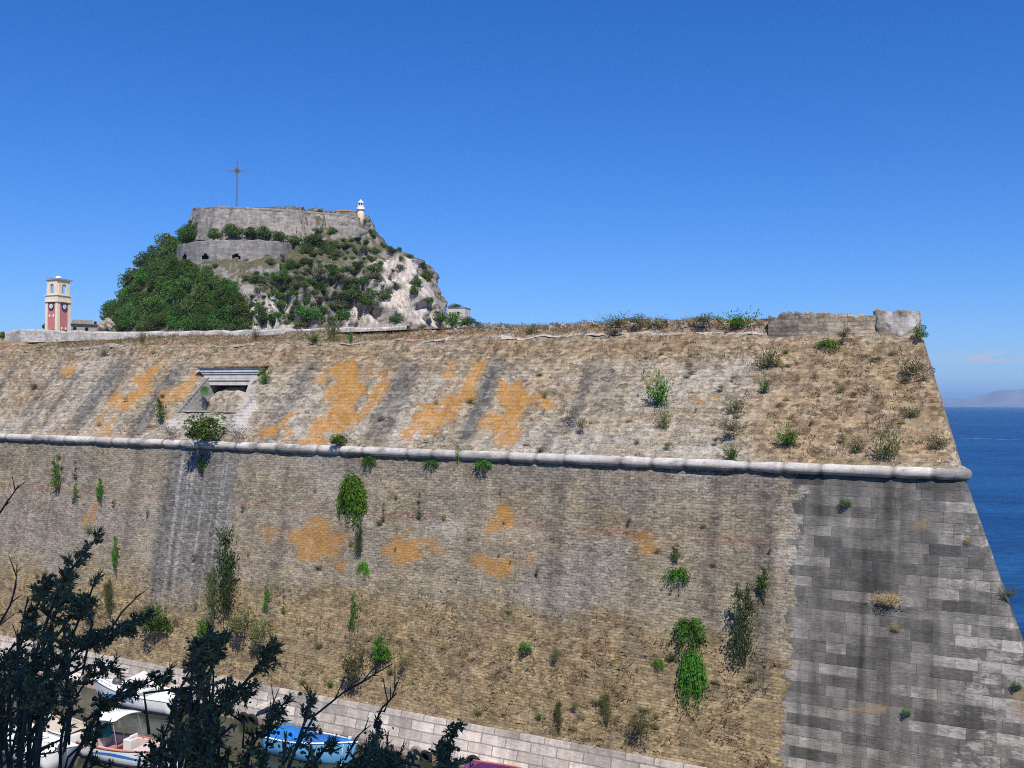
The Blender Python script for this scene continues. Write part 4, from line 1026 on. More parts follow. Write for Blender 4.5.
grass_field('dry_grass', 'dry straw-coloured weeds covering the lower third of the brick wall', scatter(5200, (-30, 786), (560, 768), False, 1, lowc), .12, .38, M_dry, 5, 5, .5, outn)
upc = lambda x_, y_, P, r_: (745 < x_ < 945 - (460 - y_) * .15 or y_ < 362) and Sof(P) < float(Scorner(P[2])) - .4 and float(fbm(np.array(Sof(P) / 1.1), np.array(P[2] / .5), 404)) > .45
grass_field('brown_grass', 'brown parched grass on the right of the upper scarp', scatter(3600, (20, 945), (338, 462), True, 2, upc), .1, .3, foliage('brown_grass_blade', (.19, .135, .07), (.38, .29, .165), .3), 6, 6, .5, outn * .6)
bi_ = rng.integers(2, 25, 3800); bj_ = rng.integers(80, int(np.searchsorted(BS, Sof(hit(771, 336, True)))), 3800)
grass_field('crest_grass', 'rough dry grass growing along the crest of the bastion', BANK[bi_, bj_] + rng.normal(0, .08, (3800, 3)) * np.array([1, 1, 0]), .06, .24, foliage('crest_grass_blade', (.17, .13, .055), (.40, .31, .17), .3), 7, 7, .4)
bi_ = rng.integers(6, 25, 900); bj_ = rng.integers(80, int(np.searchsorted(BS, Sof(hit(771, 336, True)))), 900)
ok = vnoise(BS[bj_] / 3, BS[bj_] * 0 + 2, 411) > .5
grass_field('green_grass', 'greener grass patches along the crest of the bastion', (BANK[bi_, bj_] + rng.normal(0, .08, (900, 3)) * np.array([1, 1, 0]))[ok], .08, .26, M_olive, 8, 7, .4)

# ================================================================ the fortress hill behind
HC = np.array([-60., 270.])
_zr = np.array([24, 33, 39, 46, 50, 53.5, 57.5, 61, 64.5, 67.2])
_Rl = np.array([56, 51.5, 48, 44, 41.5, 39, 35, 31, 27, 23]) - 2.
_zr2 = np.array([24, 33, 38.9, 43.5, 47.5, 52.8, 55.6, 57.1, 58.7, 60.9, 65.7, 67.2]); _Rr = np.array([48, 44, 41.5, 40.0, 38.2, 36.5, 35.2, 29.5, 25.6, 22.8, 20.4, 19.5])
_Rf = np.array([52, 46, 42, 38, 35.5, 29.5, 21.5, 19.5, 17.0, 15.5])
nphi = 340
zsH = np.concatenate([np.linspace(22, 67, 120)])
phi = np.linspace(0, 2 * math.pi, nphi, endpoint=False)
ph, zH = np.meshgrid(phi, zsH)
cx, cy = np.cos(ph), np.sin(ph)
rl, rf = (np.interp(zH, _zr, a) for a in (_Rl, _Rf)); rr_ = np.interp(zH, _zr2, _Rr)
rx = np.where(cx > 0, rr_, rl); ry = np.where(cy < 0, rf, rr_ * 1.1)
rad_ = 1 / np.sqrt((cx / rx) ** 2 + (cy / ry) ** 2)
arc = ph * 38
cl = fbm(arc / 9, zH / 14, 501, 4) - .5
ridge = 1 - np.abs(2 * fbm(arc / 5.2, zH / 17, 505, 4) - 1)
fine = fbm(arc / 2.2, zH / 2.6, 509, 4) - .5
right_ = sst(-.35, .45, cx)
amp = .5 + 1.0 * right_
rad_ = rad_ + (cl * 6.5 + (ridge - .7) * 4.5 * right_ + fine * 2.4) * amp * sst(67, 62, zH) ** 0
# rock ledges
crev = 1 - np.abs(2 * fbm(arc / 2.6 + zH * .05, zH / 22, 515, 3) - 1)
rad_ += amp * (.22 * np.sin(zH * 1.2 + 9 * cl + arc * .1) - 2.4 * sst(.72, .97, crev) * (.4 + .6 * right_))
X = HC[0] + rad_ * cx; Yh = HC[1] + rad_ * cy
Vh = np.stack([X, Yh, zH], -1).reshape(-1, 3)
i = np.arange(len(zsH) - 1)[:, None] * nphi + np.arange(nphi)[None, :]; i2 = np.arange(len(zsH) - 1)[:, None] * nphi + (np.arange(nphi)[None, :] + 1) % nphi
Qh = np.stack([i, i2, i2 + nphi, i + nphi], -1).reshape(-1, 4)
# cap
topc = len(Vh); Vh = np.r_[Vh, [[HC[0], HC[1], 67.4]]]
ring = (len(zsH) - 1) * nphi + np.arange(nphi)
Qcap = np.stack([ring, np.roll(ring, -1), np.full(nphi, topc), np.full(nphi, topc)], -1)
Trih = np.r_[Qh[:, [0, 1, 2]], Qh[:, [0, 2, 3]], Qcap[:, :3]]
pxh, pyh = proj(Vh)
def pm(polys, soft=4, wob=6, seed=1):
    m = np.zeros(len(Vh)); nz = (fbm(pxh / 9, pyh / 9, seed, 3) - .5) * 2 * wob
    for p_ in polys: m = np.maximum(m, sst(-soft, soft, poly_d(pxh, pyh, p_) + nz))
    return m
pale = pm([[(372, 256), (420, 258), (432, 290), (446, 326), (392, 326), (378, 300), (366, 262)], [(240, 285), (258, 288), (268, 330), (248, 330)], [(258, 300), (282, 290), (300, 328), (266, 330)], [(356, 300), (372, 300), (392, 328), (340, 328)]], seed=3)
grey = pm([[(180, 262), (292, 258), (300, 300), (250, 300), (220, 280)], [(186, 236), (300, 240), (370, 248), (360, 216), (190, 210)]], seed=5)
M_rock = None
t = NT('hill_rock'); tc = t.n('ShaderNodeTexCoord').outputs['Object']
nz1 = t.noise(t.mapping(tc, (1, 1, .35)), .55, 8, .68); nz2 = t.noise(tc, 1.9, 6, .7); nz3 = t.noise(t.mapping(tc, (1, 1, .22)), 1.3, 5, .65)
rock = t.mix(nz3, (.13, .118, .105), (.34, .305, .27)); 
rockp = t.mix(t.step(nz1, .35, .6), (.22, .18, .15), (.56, .50, .44))
rock = t.mix(t.attr('pale'), rock, rockp)
rock = t.mix(t.math('MULTIPLY', t.attr('grey'), .55), rock, (.26, .245, .23))
rock = t.mix(t.math('MULTIPLY', t.step(nz2, .52, .72), .5), rock, (.13, .115, .10))
veg = t.mix(t.step(nz2, .35, .65), t.mix(t.step(nz1, .4, .6), (.035, .055, .018), (.075, .078, .035)), (.15, .125, .085))
ng = t.n('ShaderNodeNewGeometry'); up_ = t.n('ShaderNodeSeparateXYZ', {0: ng.outputs['Normal']}).outputs[2]
vm = t.step(t.math('ADD', t.math('ADD', t.math('MULTIPLY', up_, .7), t.math('MULTIPLY', nz1, .9)), t.math('ADD', t.math('MULTIPLY', t.attr('pale'), -.35), t.math('MULTIPLY', nz2, .35))), .86, 1.02)
col = t.mix(vm, rock, veg)
hm = t.math('ADD', nz1, t.math('MULTIPLY', nz2, .5))
M_rock = t.out(t.pbr(col, .95, t.bump(hm, .9, .5), .1))
hill = np_mesh('fortress_hill', Vh, Trih, None, {'pale': pale, 'grey': grey}, M_rock, smooth=False)
structure(hill, 'steep rocky hill crowned by old walls, wooded on its left flank', 'hill')
bvh = BVHTree.FromPolygons([tuple(v) for v in Vh], [tuple(f) for f in Trih])
def hill_hit(px_, py_):
    d = Vector(ray(px_, py_)).normalized(); loc, nrm, *_ = bvh.ray_cast(Vector(CAM), d); return loc, nrm

# ground between the bastion and the hill
gx = np.linspace(-260, 70, 90); gy = np.concatenate([np.linspace(84, 240, 50), np.linspace(246, 420, 14)])
GX, GY = np.meshgrid(gx, gy)
def ground_z(x, y):
    ln = 18 + np.maximum(y, 60) * np.interp(y, [70, 100, 125, 175, 220, 260], [.050, .0505, .0545, .0600, .0640, .062])
    return ln + .6 * (fbm(np.asarray(x) / 9., np.asarray(y) / 9., 601, 4) - .5)
GZ = ground_z(GX, GY)
cG = GX * N2[0] + GY * N2[1]
GZ = np.where(cG < CT + 6, 20.5, GZ)
edge_r = np.maximum(0, GX - (-30 + (GY - 84) * .07)); GZ = GZ - edge_r * .4
edge_l = np.maximum(0, (-.535 * GY) - GX); GZ = GZ - edge_l * .45
GZ = np.maximum(GZ, -1)
t = NT('fortress_ground'); tc = t.n('ShaderNodeTexCoord').outputs['Object']
n1 = t.noise(tc, .25, 6, .65); n2 = t.noise(tc, 2., 5, .7)
M_ground = t.out(t.pbr(t.mix(n2, t.mix(t.step(n1, .4, .6), (.08, .09, .035), (.24, .18, .09)), (.30, .24, .14)), .95, None, .1))
gm = np_mesh('fortress_ground', np.stack([GX, GY, GZ], -1).reshape(-1, 3), grid_faces(len(gy), len(gx)), None, None, M_ground)
structure(gm)

# stone walls of the citadel
def stone_wall_mat(name, c1, c2, bw, bh, scale=1.):
    t = NT(name); tc = t.n('ShaderNodeUVMap').outputs[0]
    b = t.n('ShaderNodeTexBrick', {'Vector': tc, 'Color1': (0, 0, 0), 'Color2': (1, 1, 1), 'Mortar': (.3, .3, .3), 'Scale': 1., 'Mortar Size': .04, 'Brick Width': bw, 'Row Height': bh})
    n1 = t.noise(t.mapping(tc, (.5, .16, 1)), 1.2, 6, .65); n2 = t.noise(tc, 1.3, 6, .75)
    c = t.mix(t.step(n1, .3, .7), c1, c2)
    c = t.mix(.35, c, t.mix(1., c, b.outputs[0], 'MULTIPLY'))
    c = t.mix(1., c, t.ramp(n2, [(.25, .55), (.5, 1.), (.8, 1.4)]), 'MULTIPLY')
    return t.out(t.pbr(c, .95, t.bump(n2, .6, .3), .1))
M_cit = stone_wall_mat('citadel_stone', (.20, .18, .155), (.42, .37, .32), 1.2, .5)
M_cit2 = stone_wall_mat('battery_stone', (.215, .20, .18), (.33, .305, .275), 1.6, .6)
def ribbon_wall(name, plan, ztop, zbot, batter, m, parent, thick=1.6, coping=True, seed=0, rough=.25, nz_=14, hole=None):
    plan = np.array(plan, float); d = np.r_[0, np.cumsum(np.linalg.norm(np.diff(plan, axis=0), axis=1))]
    s_ = np.arange(0, d[-1], .5); p_ = np.stack([np.interp(s_, d, plan[:, k]) for k in (0, 1)], 1)
    for _ in range(6): p_[1:-1] = (p_[:-2] + p_[2:] + p_[1:-1] * 2) / 4
    tg = np.gradient(p_, axis=0); tg /= np.linalg.norm(tg, axis=1)[:, None]; nn = np.c_[tg[:, 1], -tg[:, 0]]
    zt = np.interp(s_, d, ztop) + rough * (vnoise(s_ / 1.7, s_ * 0, seed) - .5); zb = np.interp(s_, d, zbot)
    rows_ = []; uv = []
    for q in np.linspace(0, 1, nz_):
        z_ = zb + (zt - zb) * q; o_ = batter * (zt - z_) - rough * .5 * (fbm(s_ / .9, z_ / .9, seed + 2, 3) - .5)
        rows_.append(np.c_[p_ + nn * o_[:, None], z_]); uv.append(np.c_[s_, z_])
    b = rows_[-1].copy(); b[:, :2] -= nn * thick; rows_.append(b); uv.append(np.c_[s_, zt + thick])
    b = b.copy(); b[:, 2] = zb; rows_.append(b); uv.append(np.c_[s_, zt * 2])
    Q = grid_faces(len(rows_), len(s_))
    if hole is not None:
        cs = np.tile(s_, len(rows_))[Q].mean(1); cz_ = np.concatenate([r_[:, 2] for r_ in rows_])[Q].mean(1)
        fr = np.arange(len(Q)) // (len(s_) - 1) < nz_ - 1
        kill = np.zeros(len(Q), bool)
        for hs, hz, hw, hh in hole: kill |= fr & (((cs - hs) / hw) ** 2 + (np.maximum(cz_ - hz, 0) / hh) ** 2 < 1) & (cz_ > hz - .4)
        Q = Q[~kill]
    o = np_mesh(name, np.concatenate(rows_), Q, np.concatenate(uv), None, m, parent, smooth=False)
    return o, p_, nn, s_, zt
def XY(px_, Y): P = at(px_, 330, Y); return (P[0], Y)
def Z_at(px_, py_, Y): return float(at(px_, py_, Y)[2])
uw = empty('citadel_wall', (0, 0, 0)); tag(uw, 'long pale weathered wall round the summit of the fortress hill, below the tall cross', 'fortress wall')
plan = [(-83, 276), XY(190, 266), XY(198, 258), XY(215, 252), XY(240, 249.5), XY(270, 250), XY(300, 252), XY(330, 255), XY(352, 258.5), XY(366, 264)]
xs = [178, 190, 198, 215, 240, 270, 300, 330, 352, 366]; yt = [209, 208.5, 208, 207.5, 208, 209.5, 211.5, 214, 217, 220]; yb = [238, 238, 240, 242, 242, 244, 246, 242, 238, 236]
ribbon_wall('wall', plan, [Z_at(x, y, p[1]) for x, y, p in zip(xs, yt, plan)], [Z_at(x, y, p[1]) for x, y, p in zip(xs, yb, plan)], .24, M_cit, uw, seed=21, rough=.7, nz_=22)
co_ = [(p[0], p[1] - .12) for p in plan]
ribbon_wall('coping', co_, [Z_at(x, y, p[1]) + .25 for x, y, p in zip(xs, yt, plan)], [Z_at(x, y, p[1]) - .35 for x, y, p in zip(xs, yt, plan)], 0, M_cit2, uw, seed=23, rough=.12, nz_=3)
lw_ = empty('ring_battery', (0, 0, 0)); tag(lw_, 'low curved grey battery wall with dark gun ports, halfway up the hill', 'battery wall')
plan = [XY(176, 250), XY(181, 243), XY(196, 238.2), XY(218, 236), XY(245, 235.6), XY(268, 237), XY(284, 241), XY(292, 247)]
xs = [176, 181, 196, 218, 245, 268, 284, 292]; yt = [245.5, 244, 241.5, 239.8, 239.5, 240.5, 242.5, 244.5]; yb = [263, 263.5, 265, 266, 267, 268, 268.5, 268]
holes = []
_pl = np.array(plan); _d = np.r_[0, np.cumsum(np.linalg.norm(np.diff(_pl, axis=0), axis=1))]
for x_, y_ in [(184.5, 257.5), (205, 257), (235.5, 257.5), (266.5, 258.5)]:
    s_ = float(np.interp(x_, xs, _d)); holes.append((s_, Z_at(x_, y_, float(np.interp(x_, xs, _pl[:, 1]))) - .2, .95, 1.05))
wo, p_, nn, s_, zt = ribbon_wall('wall', plan, [Z_at(x, y, p[1]) for x, y, p in zip(xs, yt, plan)], [Z_at(x, y, p[1]) for x, y, p in zip(xs, yb, plan)], .08, M_cit2, lw_, thick=1.4, seed=27, rough=.3, nz_=26, hole=holes)
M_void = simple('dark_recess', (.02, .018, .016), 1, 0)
for hs, hz, hw, hh in holes:
    k = int(np.argmin(abs(s_ - hs))); g = MB(); n_ = nn[k]; tg = np.array([-n_[1], n_[0]]); c_ = p_[k] - n_ * .2
    vs = []
    for dpt in (0., 1.1):
        for a in np.linspace(0, math.pi, 9):
            q = c_ - n_ * dpt + tg * math.cos(a) * hw * 1.15; vs.append((q[0], q[1], hz - .1 + math.sin(a) * hh * 1.15))
        for sg in (-1, 1): q = c_ - n_ * dpt + tg * sg * hw * 1.15; vs.append((q[0], q[1], hz - .7))
    ord_ = list(range(9)) + [9, 10]
    g.add(vs, [tuple(11 + k2 for k2 in ord_)] + [(ord_[k2], ord_[(k2 + 1) % 11], 11 + ord_[(k2 + 1) % 11], 11 + ord_[k2]) for k2 in range(11)])
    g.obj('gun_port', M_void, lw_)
# ledge course under the battery
ribbon_wall('ledge', [(p[0], p[1] - 1.) for p in plan[2:]], [Z_at(x, y + 8.5, p[1]) for x, y, p in zip(xs[2:], yb[2:], plan[2:])], [Z_at(x, y + 11, p[1]) for x, y, p in zip(xs[2:], yb[2:], plan[2:])], .1, M_cit2, lw_, thick=2.5, seed=29, rough=.2, nz_=4)

# great iron cross
M_iron = simple('grey_iron', (.16, .165, .175), .6, .4, .2, 3)
M_iron2 = simple('rust_brown_iron', (.20, .165, .15), .7, .3)
Yc = 257.; b_ = at(236.5, 212, Yc); cr_ = empty('iron_cross', b_, R(-6)); tag(cr_, 'tall thin iron cross standing on the summit behind the citadel wall', 'cross')
Hc = Z_at(237, 156.5, Yc) - b_[2]
mb = MB(); hw = .22
for sx_, sy_ in ((-1, -1), (1, -1), (1, 1), (-1, 1)): mb.tube([(sx_ * hw, sy_ * hw, 0), (sx_ * .09, sy_ * .09, Hc * .93)], [.05, .035], 5)
for k in range(18):
    z0, z1 = Hc * .93 * k / 18, Hc * .93 * (k + 1) / 18; w0 = hw + (.09 - hw) * k / 18; w1 = hw + (.09 - hw) * (k + 1) / 18
    for (a, b) in (((-1, -1), (1, -1)), ((1, -1), (1, 1)), ((1, 1), (-1, 1)), ((-1, 1), (-1, -1))): mb.tube([(a[0] * w0, a[1] * w0, z0), (b[0] * w1, b[1] * w1, z1)], .018, 4)
mb.tube([(0, 0, Hc * .9), (0, 0, Hc)], [.06, .03], 5)
mb.obj('mast', M_iron, cr_)
zc_ = Hc * .74; mb = MB()
for dz in (-.13, .13): mb.tube([(-2.2, 0, zc_ + dz), (2.2, 0, zc_ + dz)], .045, 5)
for k in range(11): mb.tube([(-2.2 + .4 * k, 0, zc_ - .13), (-2.0 + .4 * k, 0, zc_ + .13)], .028, 4)
for sg in (-1, 1): mb.lathe([(.0, -.06), (.26, -.05), (.26, .05), (0, .06)], (sg * 2.3, 0, zc_), 10, Matrix.Rotation(R(90), 3, 'X'))
mb.obj('crossbar', M_iron2, cr_)
mb = MB(); mb.lathe([(.62, -.04), (.72, -.04), (.72, .04), (.62, .04), (.62, -.04)], (0, 0, zc_), 20, Matrix.Rotation(R(90), 3, 'X')); mb.obj('ring', M_iron2, cr_)
mb = MB(); mb.box((0, 0, .15), (1.1, 1.1, .9)); mb.obj('footing', M_cit2, cr_)

# lighthouse and keeper's house
Yl = 262.; b_ = at(360.6, 219.5, Yl); px_m = Yl / F
lh = empty('lighthouse', b_); lh.scale = (.9, .9, .88); tag(lh, 'small cream lighthouse with white lantern at the right end of the summit', 'lighthouse')
M_cream = simple('cream_paint', (.62, .50, .30), .8, .2, .12, 2); M_white = simple('white_paint', (.80, .79, .76), .6, .3, .06, 3)
M_glassd = simple('dark_lantern_glass', (.05, .08, .11), .15, .6, .1)
H1 = 11. * px_m
mb = MB(); mb.lathe([(1.12, -2.5), (1.08, 0), (.98, H1), ], seg=28); mb.obj('tower', M_cream, lh, True)
mb = MB(); mb.lathe([(.95, H1 - .25), (1.35, H1 + .05), (1.35, H1 + .2), (1.2, H1 + .2), (1.2, H1 + 1.0), (1.27, H1 + 1.0), (1.27, H1 + 1.1), (.6, H1 + 1.1)], seg=28); mb.obj('gallery', M_white, lh)
mb = MB(); mb.lathe([(.72, H1 + .2), (.72, H1 + 2.0), (.1, H1 + 2.0)], seg=20); ln_ = mb.obj('lantern', M_glassd, lh)
mb = MB()
for k in range(8): a = k * math.pi / 4; mb.tube([(.75 * math.cos(a), .75 * math.sin(a), H1 + 1.0), (.75 * math.cos(a), .75 * math.sin(a), H1 + 2.05)], .07, 4)
mb.obj('glazing_bar', M_white, ln_)
mb = MB(); mb.lathe([(.95, H1 + 2.0), (.9, H1 + 2.15), (.62, H1 + 2.55), (.25, H1 + 2.8), (.09, H1 + 2.85), (.09, H1 + 3.15), (.0, H1 + 3.2)], seg=20); mb.obj('dome', M_white, lh, True)
kh = empty('keepers_house', at(346, 219, 264.), R(8)); tag(kh, 'low cream house with a reddish roof just left of the lighthouse', 'house')
M_ochre = simple('faded_ochre_wall', (.50, .36, .25), .9, .1, .2, 1.5); M_terra = simple('terracotta_roof', (.34, .17, .10), .9, .1, .3, 2)
mb = MB(); mb.box((0, 0, .6), (5.6, 3.4, 2.2)); mb.obj('wall', M_ochre, kh)
mb = MB(); mb.add([(-3, -1.9, 1.703), (3, -1.9, 1.703), (3, 1.9, 1.703), (-3, 1.9, 1.703), (-1.6, 0, 2.35), (1.6, 0, 2.35)], [(0, 1, 5, 4), (1, 2, 5), (2, 3, 4, 5), (3, 0, 4), (3, 2, 1, 0)]); mb.obj('roof', M_terra, kh)
for dx in (-1.4, 1.): mb = MB(); mb.box((dx, -1.71, .85), (.6, .06, .8)); mb.obj('window', M_void, kh)

# clock tower
Yt = 170.; u_ = Yt / F
P = at(57.6, 333, Yt); tw = empty('clock_tower', P, math.atan2(P[1], P[0]) - math.pi / 2 + R(43)); tag(tw, 'square red and cream clock tower with an open belfry at far left', 'clock tower')
M_red = simple('faded_red_render', (.50, .19, .18), .9, .1, .2, 2.); M_crm = simple('cream_render', (.72, .62, .46), .85, .15, .12, 2.)
Ht = Z_at(57.5, 278.5, Yt) - P[2]; hw = 1.40
z1 = Ht * .56; z2 = Ht * .675; z3 = Ht * .955
mb = MB(); mb.box((0, 0, z1 / 2 - .5), (2 * hw - .14, 2 * hw - .14, z1 + 1.0)); mb.obj('shaft', M_red, tw)
for sx_ in (-1, 1):
    for sy_ in (-1, 1):
        mb = MB(); mb.box((sx_ * (hw - .27), sy_ * (hw - .27), z1 / 2 - .45), (.56, .56, z1 + .9)); mb.obj('pilaster', M_crm, tw)
mb = MB(); mb.box((0, 0, z1 + .06), (2 * hw + .34, 2 * hw + .34, .18)); mb.box((0, 0, (z1 + z2) / 2 + .07), (2 * hw + .04, 2 * hw + .04, z2 - z1 - .163)); mb.box((0, 0, z2 + .06), (2 * hw + .3, 2 * hw + .3, .14)); mb.obj('cornice', M_crm, tw)
# belfry: four walls with arched openings
def arch_wall(w_, z0, z1_, aw, az0, azs, th):
    m_ = MB(); n = 10; pts = [(-w_, z0), (w_, z0), (w_, z1_), (-w_, z1_)]
    arc_ = [(-aw, az0), (aw, az0)] + [(aw * math.cos(a), azs + aw * math.sin(a)) for a in np.linspace(0, math.pi, n)]
    def quad(a, b, c, d):
        vs = [(x, -th / 2, z) for x, z in (a, b, c, d)] + [(x, th / 2, z) for x, z in (a, b, c, d)]
        m_.add(vs, [(0, 1, 2, 3), (7, 6, 5, 4), (0, 4, 5, 1), (1, 5, 6, 2), (2, 6, 7, 3), (3, 7, 4, 0)])
    quad((-w_, z0), (w_, z0), (w_, az0), (-w_, az0)); quad((-w_, az0), (-aw, az0), (-aw, z1_), (-w_, z1_)); quad((aw, az0), (w_, az0), (w_, z1_), (aw, z1_))
    for k in range(n - 1):
        a0, a1 = math.pi * k / (n - 1), math.pi * (k + 1) / (n - 1)
        quad((aw * math.cos(a1), azs + aw * math.sin(a1)), (aw * math.cos(a0), azs + aw * math.sin(a0)), (aw * math.cos(a0), z1_), (aw * math.cos(a1), z1_))
    return m_
for k in range(4):
    o = arch_wall(hw - .22 - .002 * (k % 2), z2 + .13, z3, .44, z2 + .4, z3 - 1.05, .3).obj('belfry_wall', M_crm, tw)
    o.rotation_euler = (0, 0, k * math.pi / 2); o.location = (math.sin(k * math.pi / 2) * (hw - .2), -math.cos(k * math.pi / 2) * (hw - .2), 0)
    mb = MB(); mb.lathe([(.0, .0), (.40, .0), (.40, .05), (0, .06)], (0, 0, 0), 24, Matrix.Rotation(R(90), 3, 'X')); 
    dial = mb.obj('clock_face', simple('pale_clock_dial', (.70, .72, .76), .5), tw) if k == 0 else None
    if k: dial = bpy.data.objects.new('clock_face', cf_); COL.objects.link(dial); dial.parent = tw
    else: cf_ = dial.data
    dial.rotation_euler = (0, 0, k * math.pi / 2); dial.location = (math.sin(k * math.pi / 2) * (hw + .02), -math.cos(k * math.pi / 2) * (hw + .02), z1 - .75)
    mb = MB(); mb.lathe([(.41, .0), (.60, .0), (.60, .09), (.41, .09), (.41, 0)], (0, 0, 0), 24, Matrix.Rotation(R(90), 3, 'X')); o = mb.obj('bezel', simple('dark_clock_rim', (.05, .06, .10), .5), dial)
    mb = MB(); mb.box((.0, -.08, .16), (.06, .02, .36)); mb.box((.11, -.082, -.06), (.24, .02, .06), M=Matrix.Rotation(R(25), 3, 'Y')); mb.obj('clock_hands', M_iron, dial)
    for dx in ((-.42, .42) if k % 2 else (-.42, .42)):
        mb = MB(); mb.box((0, 0, 0), (.24, .08, .42)); o = mb.obj('niche_window', M_white, tw); o.rotation_euler = (0, 0, k * math.pi / 2)
        zz_ = z1 - 2.35 if k in (3,) else .75
        o.location = (math.sin(k * math.pi / 2) * (hw - .05) + math.cos(k * math.pi / 2) * dx, -math.cos(k * math.pi / 2) * (hw - .05) + math.sin(k * math.pi / 2) * dx, zz_)
mb = MB(); mb.box((0, 0, z2 + .2), (2 * hw - .5, 2 * hw - .5, .1)); mb.obj('belfry_floor', M_crm, tw)
mb = MB(); mb.lathe([(.34, 0), (.31, .12), (.2, .4), (.13, .62), (0, .66)], (0, 0, z3 - 1.25), 16); mb.obj('bell', M_iron, tw, True)
mb = MB(); mb.box((0, 0, z3 + .05), (2 * hw + .1, 2 * hw + .1, .1)); mb.box((0, 0, z3 + .16), (2 * hw + .36, 2 * hw + .36, .12)); mb.obj('eaves', M_crm, tw)
M_lead = simple('dull_lead_roof', (.24, .24, .22), .8)
e_ = hw + .22; mb = MB(); mb.add([(-e_, -e_, z3 + .223), (e_, -e_, z3 + .223), (e_, e_, z3 + .223), (-e_, e_, z3 + .223), (-.4, -.4, z3 + .45), (.4, -.4, z3 + .45), (.4, .4, z3 + .45), (-.4, .4, z3 + .45)], [(0, 1, 5, 4), (1, 2, 6, 5), (2, 3, 7, 6), (3, 0, 4, 7), (4, 5, 6, 7), (3, 2, 1, 0)]); rf = mb.obj('roof', M_lead, tw)
mb = MB(); mb.lathe([(.52, z3 + .44), (.5, z3 + .55), (.36, z3 + .74), (.12, z3 + .84), (0, z3 + .86)], seg=18); mb.obj('dome', M_white, rf, True)

# low walls and ruins in front of the hill
pw = empty('long_low_wall', (0, 0, 0)); tag(pw, 'long low whitish wall running behind the grassy crest at left', 'wall')
M_wh = stone_wall_mat('whitewashed_stone', (.36, .33, .30), (.66, .61, .56), .9, .4)
xs = [5, 24, 40, 70, 100, 150, 200, 256, 300, 340, 380, 410]; yt = [333, 329, 329.8, 330.6, 331.5, 331.8, 331., 329.5, 328.4, 327.2, 326.2, 325.2]
Yw = [124, 122, 121, 120, 119, 118, 116, 114, 112, 110, 108, 106]
plan = [XY(x, y) for x, y in zip(xs, Yw)]
ribbon_wall('wall', plan, [Z_at(x, y, Y) for x, y, Y in zip(xs, yt, Yw)], [Z_at(x, y + 17, Y) for x, y, Y in zip(xs, yt, Yw)], .05, M_wh, pw, thick=.6, seed=41, rough=.28, nz_=10)
rn = empty('ruined_building', at(84, 332.5, 186.), R(24)); tag(rn, 'low flat grey stone ruin just right of the clock tower', 'building')
mb = MB(); mb.box((0, 0, .1), (4.4, 3., 2.6)); wl = mb.obj('wall', simple('grey_rubble_wall', (.30, .27, .24), .95, .1, .4, 1.5), rn)
mb = MB(); mb.box((-.1, -.15, 1.465), (4.8, 3.5, .12)); mb.obj('roof_slab', simple('dark_eaves', (.16, .15, .14), .9), rn)
mb = MB(); mb.box((-.3, .2, 1.9), (3.6, 2.6, .72)); mb.obj('attic', wl.data.materials[0], rn)
mb = MB(); mb.box((1.9, -.6, 1.8), (.45, .5, .55)); mb.obj('chimney', M_void, rn)
for dx in (-1.6, .4): mb = MB(); mb.box((dx, -1.51, .55), (.6, .05, .6)); mb.obj('window', M_void, rn)
rh = empty('white_building', at(459, 321, 232.), R(-20)); rh.scale = (.85, .85, .85); tag(rh, 'small whitish building half hidden by bushes at the right foot of the hill', 'building')
mb = MB(); mb.box((0, 0, 1.), (5.0, 4.0, 4.6)); mb.obj('wall', simple('pale_flaking_wall', (.55, .50, .45), .9, .1, .25, 1), rh)
mb = MB(); mb.box((0, 0, 3.42), (5.2, 4.2, .22)); mb.obj('roof', M_cit2, rh)
mb = MB(); mb.box((.6, -2.02, 1.9), (.7, .05, .9)); mb.obj('window', M_void, rh)

# trees and bushes on the hill
BUSH = [crown_mesh('crown', 700 + i, [M_dark, M_dark, M_fern2, M_olive, M_dark, M_fern2][i], [34, 30, 30, 26, 38, 30][i], 75, .13, (1, 1, [.9, 1.1, .85, .7, .9, 1.][i])) for i in range(6)]
def trunk_mesh(seed):
    r_ = random.Random(seed); m_ = MB(); m_.tube([(0, 0, -1.1), (.05, 0, -.5), (0, .05, .1)], [.13, .10, .06], 6)
    for k in range(4):
        a = r_.uniform(0, 6.28); m_.tube([(.04, 0, -.5), (.3 * math.cos(a), .3 * math.sin(a), -.1), (.5 * math.cos(a), .5 * math.sin(a), .35)], [.06, .045, .02], 5)
    me = bpy.data.meshes.new('trunk'); me.from_pydata(m_.v, [], m_.f); me.materials.append(M_stem); return me
TRK = [trunk_mesh(i) for i in range(2)]
def tree(label, P, r_, v, zs_=1., group=None, name='tree', cat='tree', sink=.35):
    root = empty(name, P, random.uniform(0, 6.28)); tag(root, label, cat, group)
    o = bpy.data.objects.new('crown', BUSH[v]); COL.objects.link(o); o.parent = root; o.scale = (r_, r_, r_ * zs_); o.location = (0, 0, r_ * sink)
    o = bpy.data.objects.new('trunk', TRK[v % 2]); COL.objects.link(o); o.parent = root; o.scale = (r_, r_, r_ * zs_); o.location = (0, 0, r_ * sink)
    return root
wood = np.array([(104, 331), (110, 302), (124, 284), (142, 262), (160, 240), (172, 228), (188, 222), (196, 238), (176, 250), (178, 268), (196, 276), (214, 272), (232, 292), (246, 331)], float)
cnt = 0; placed = []
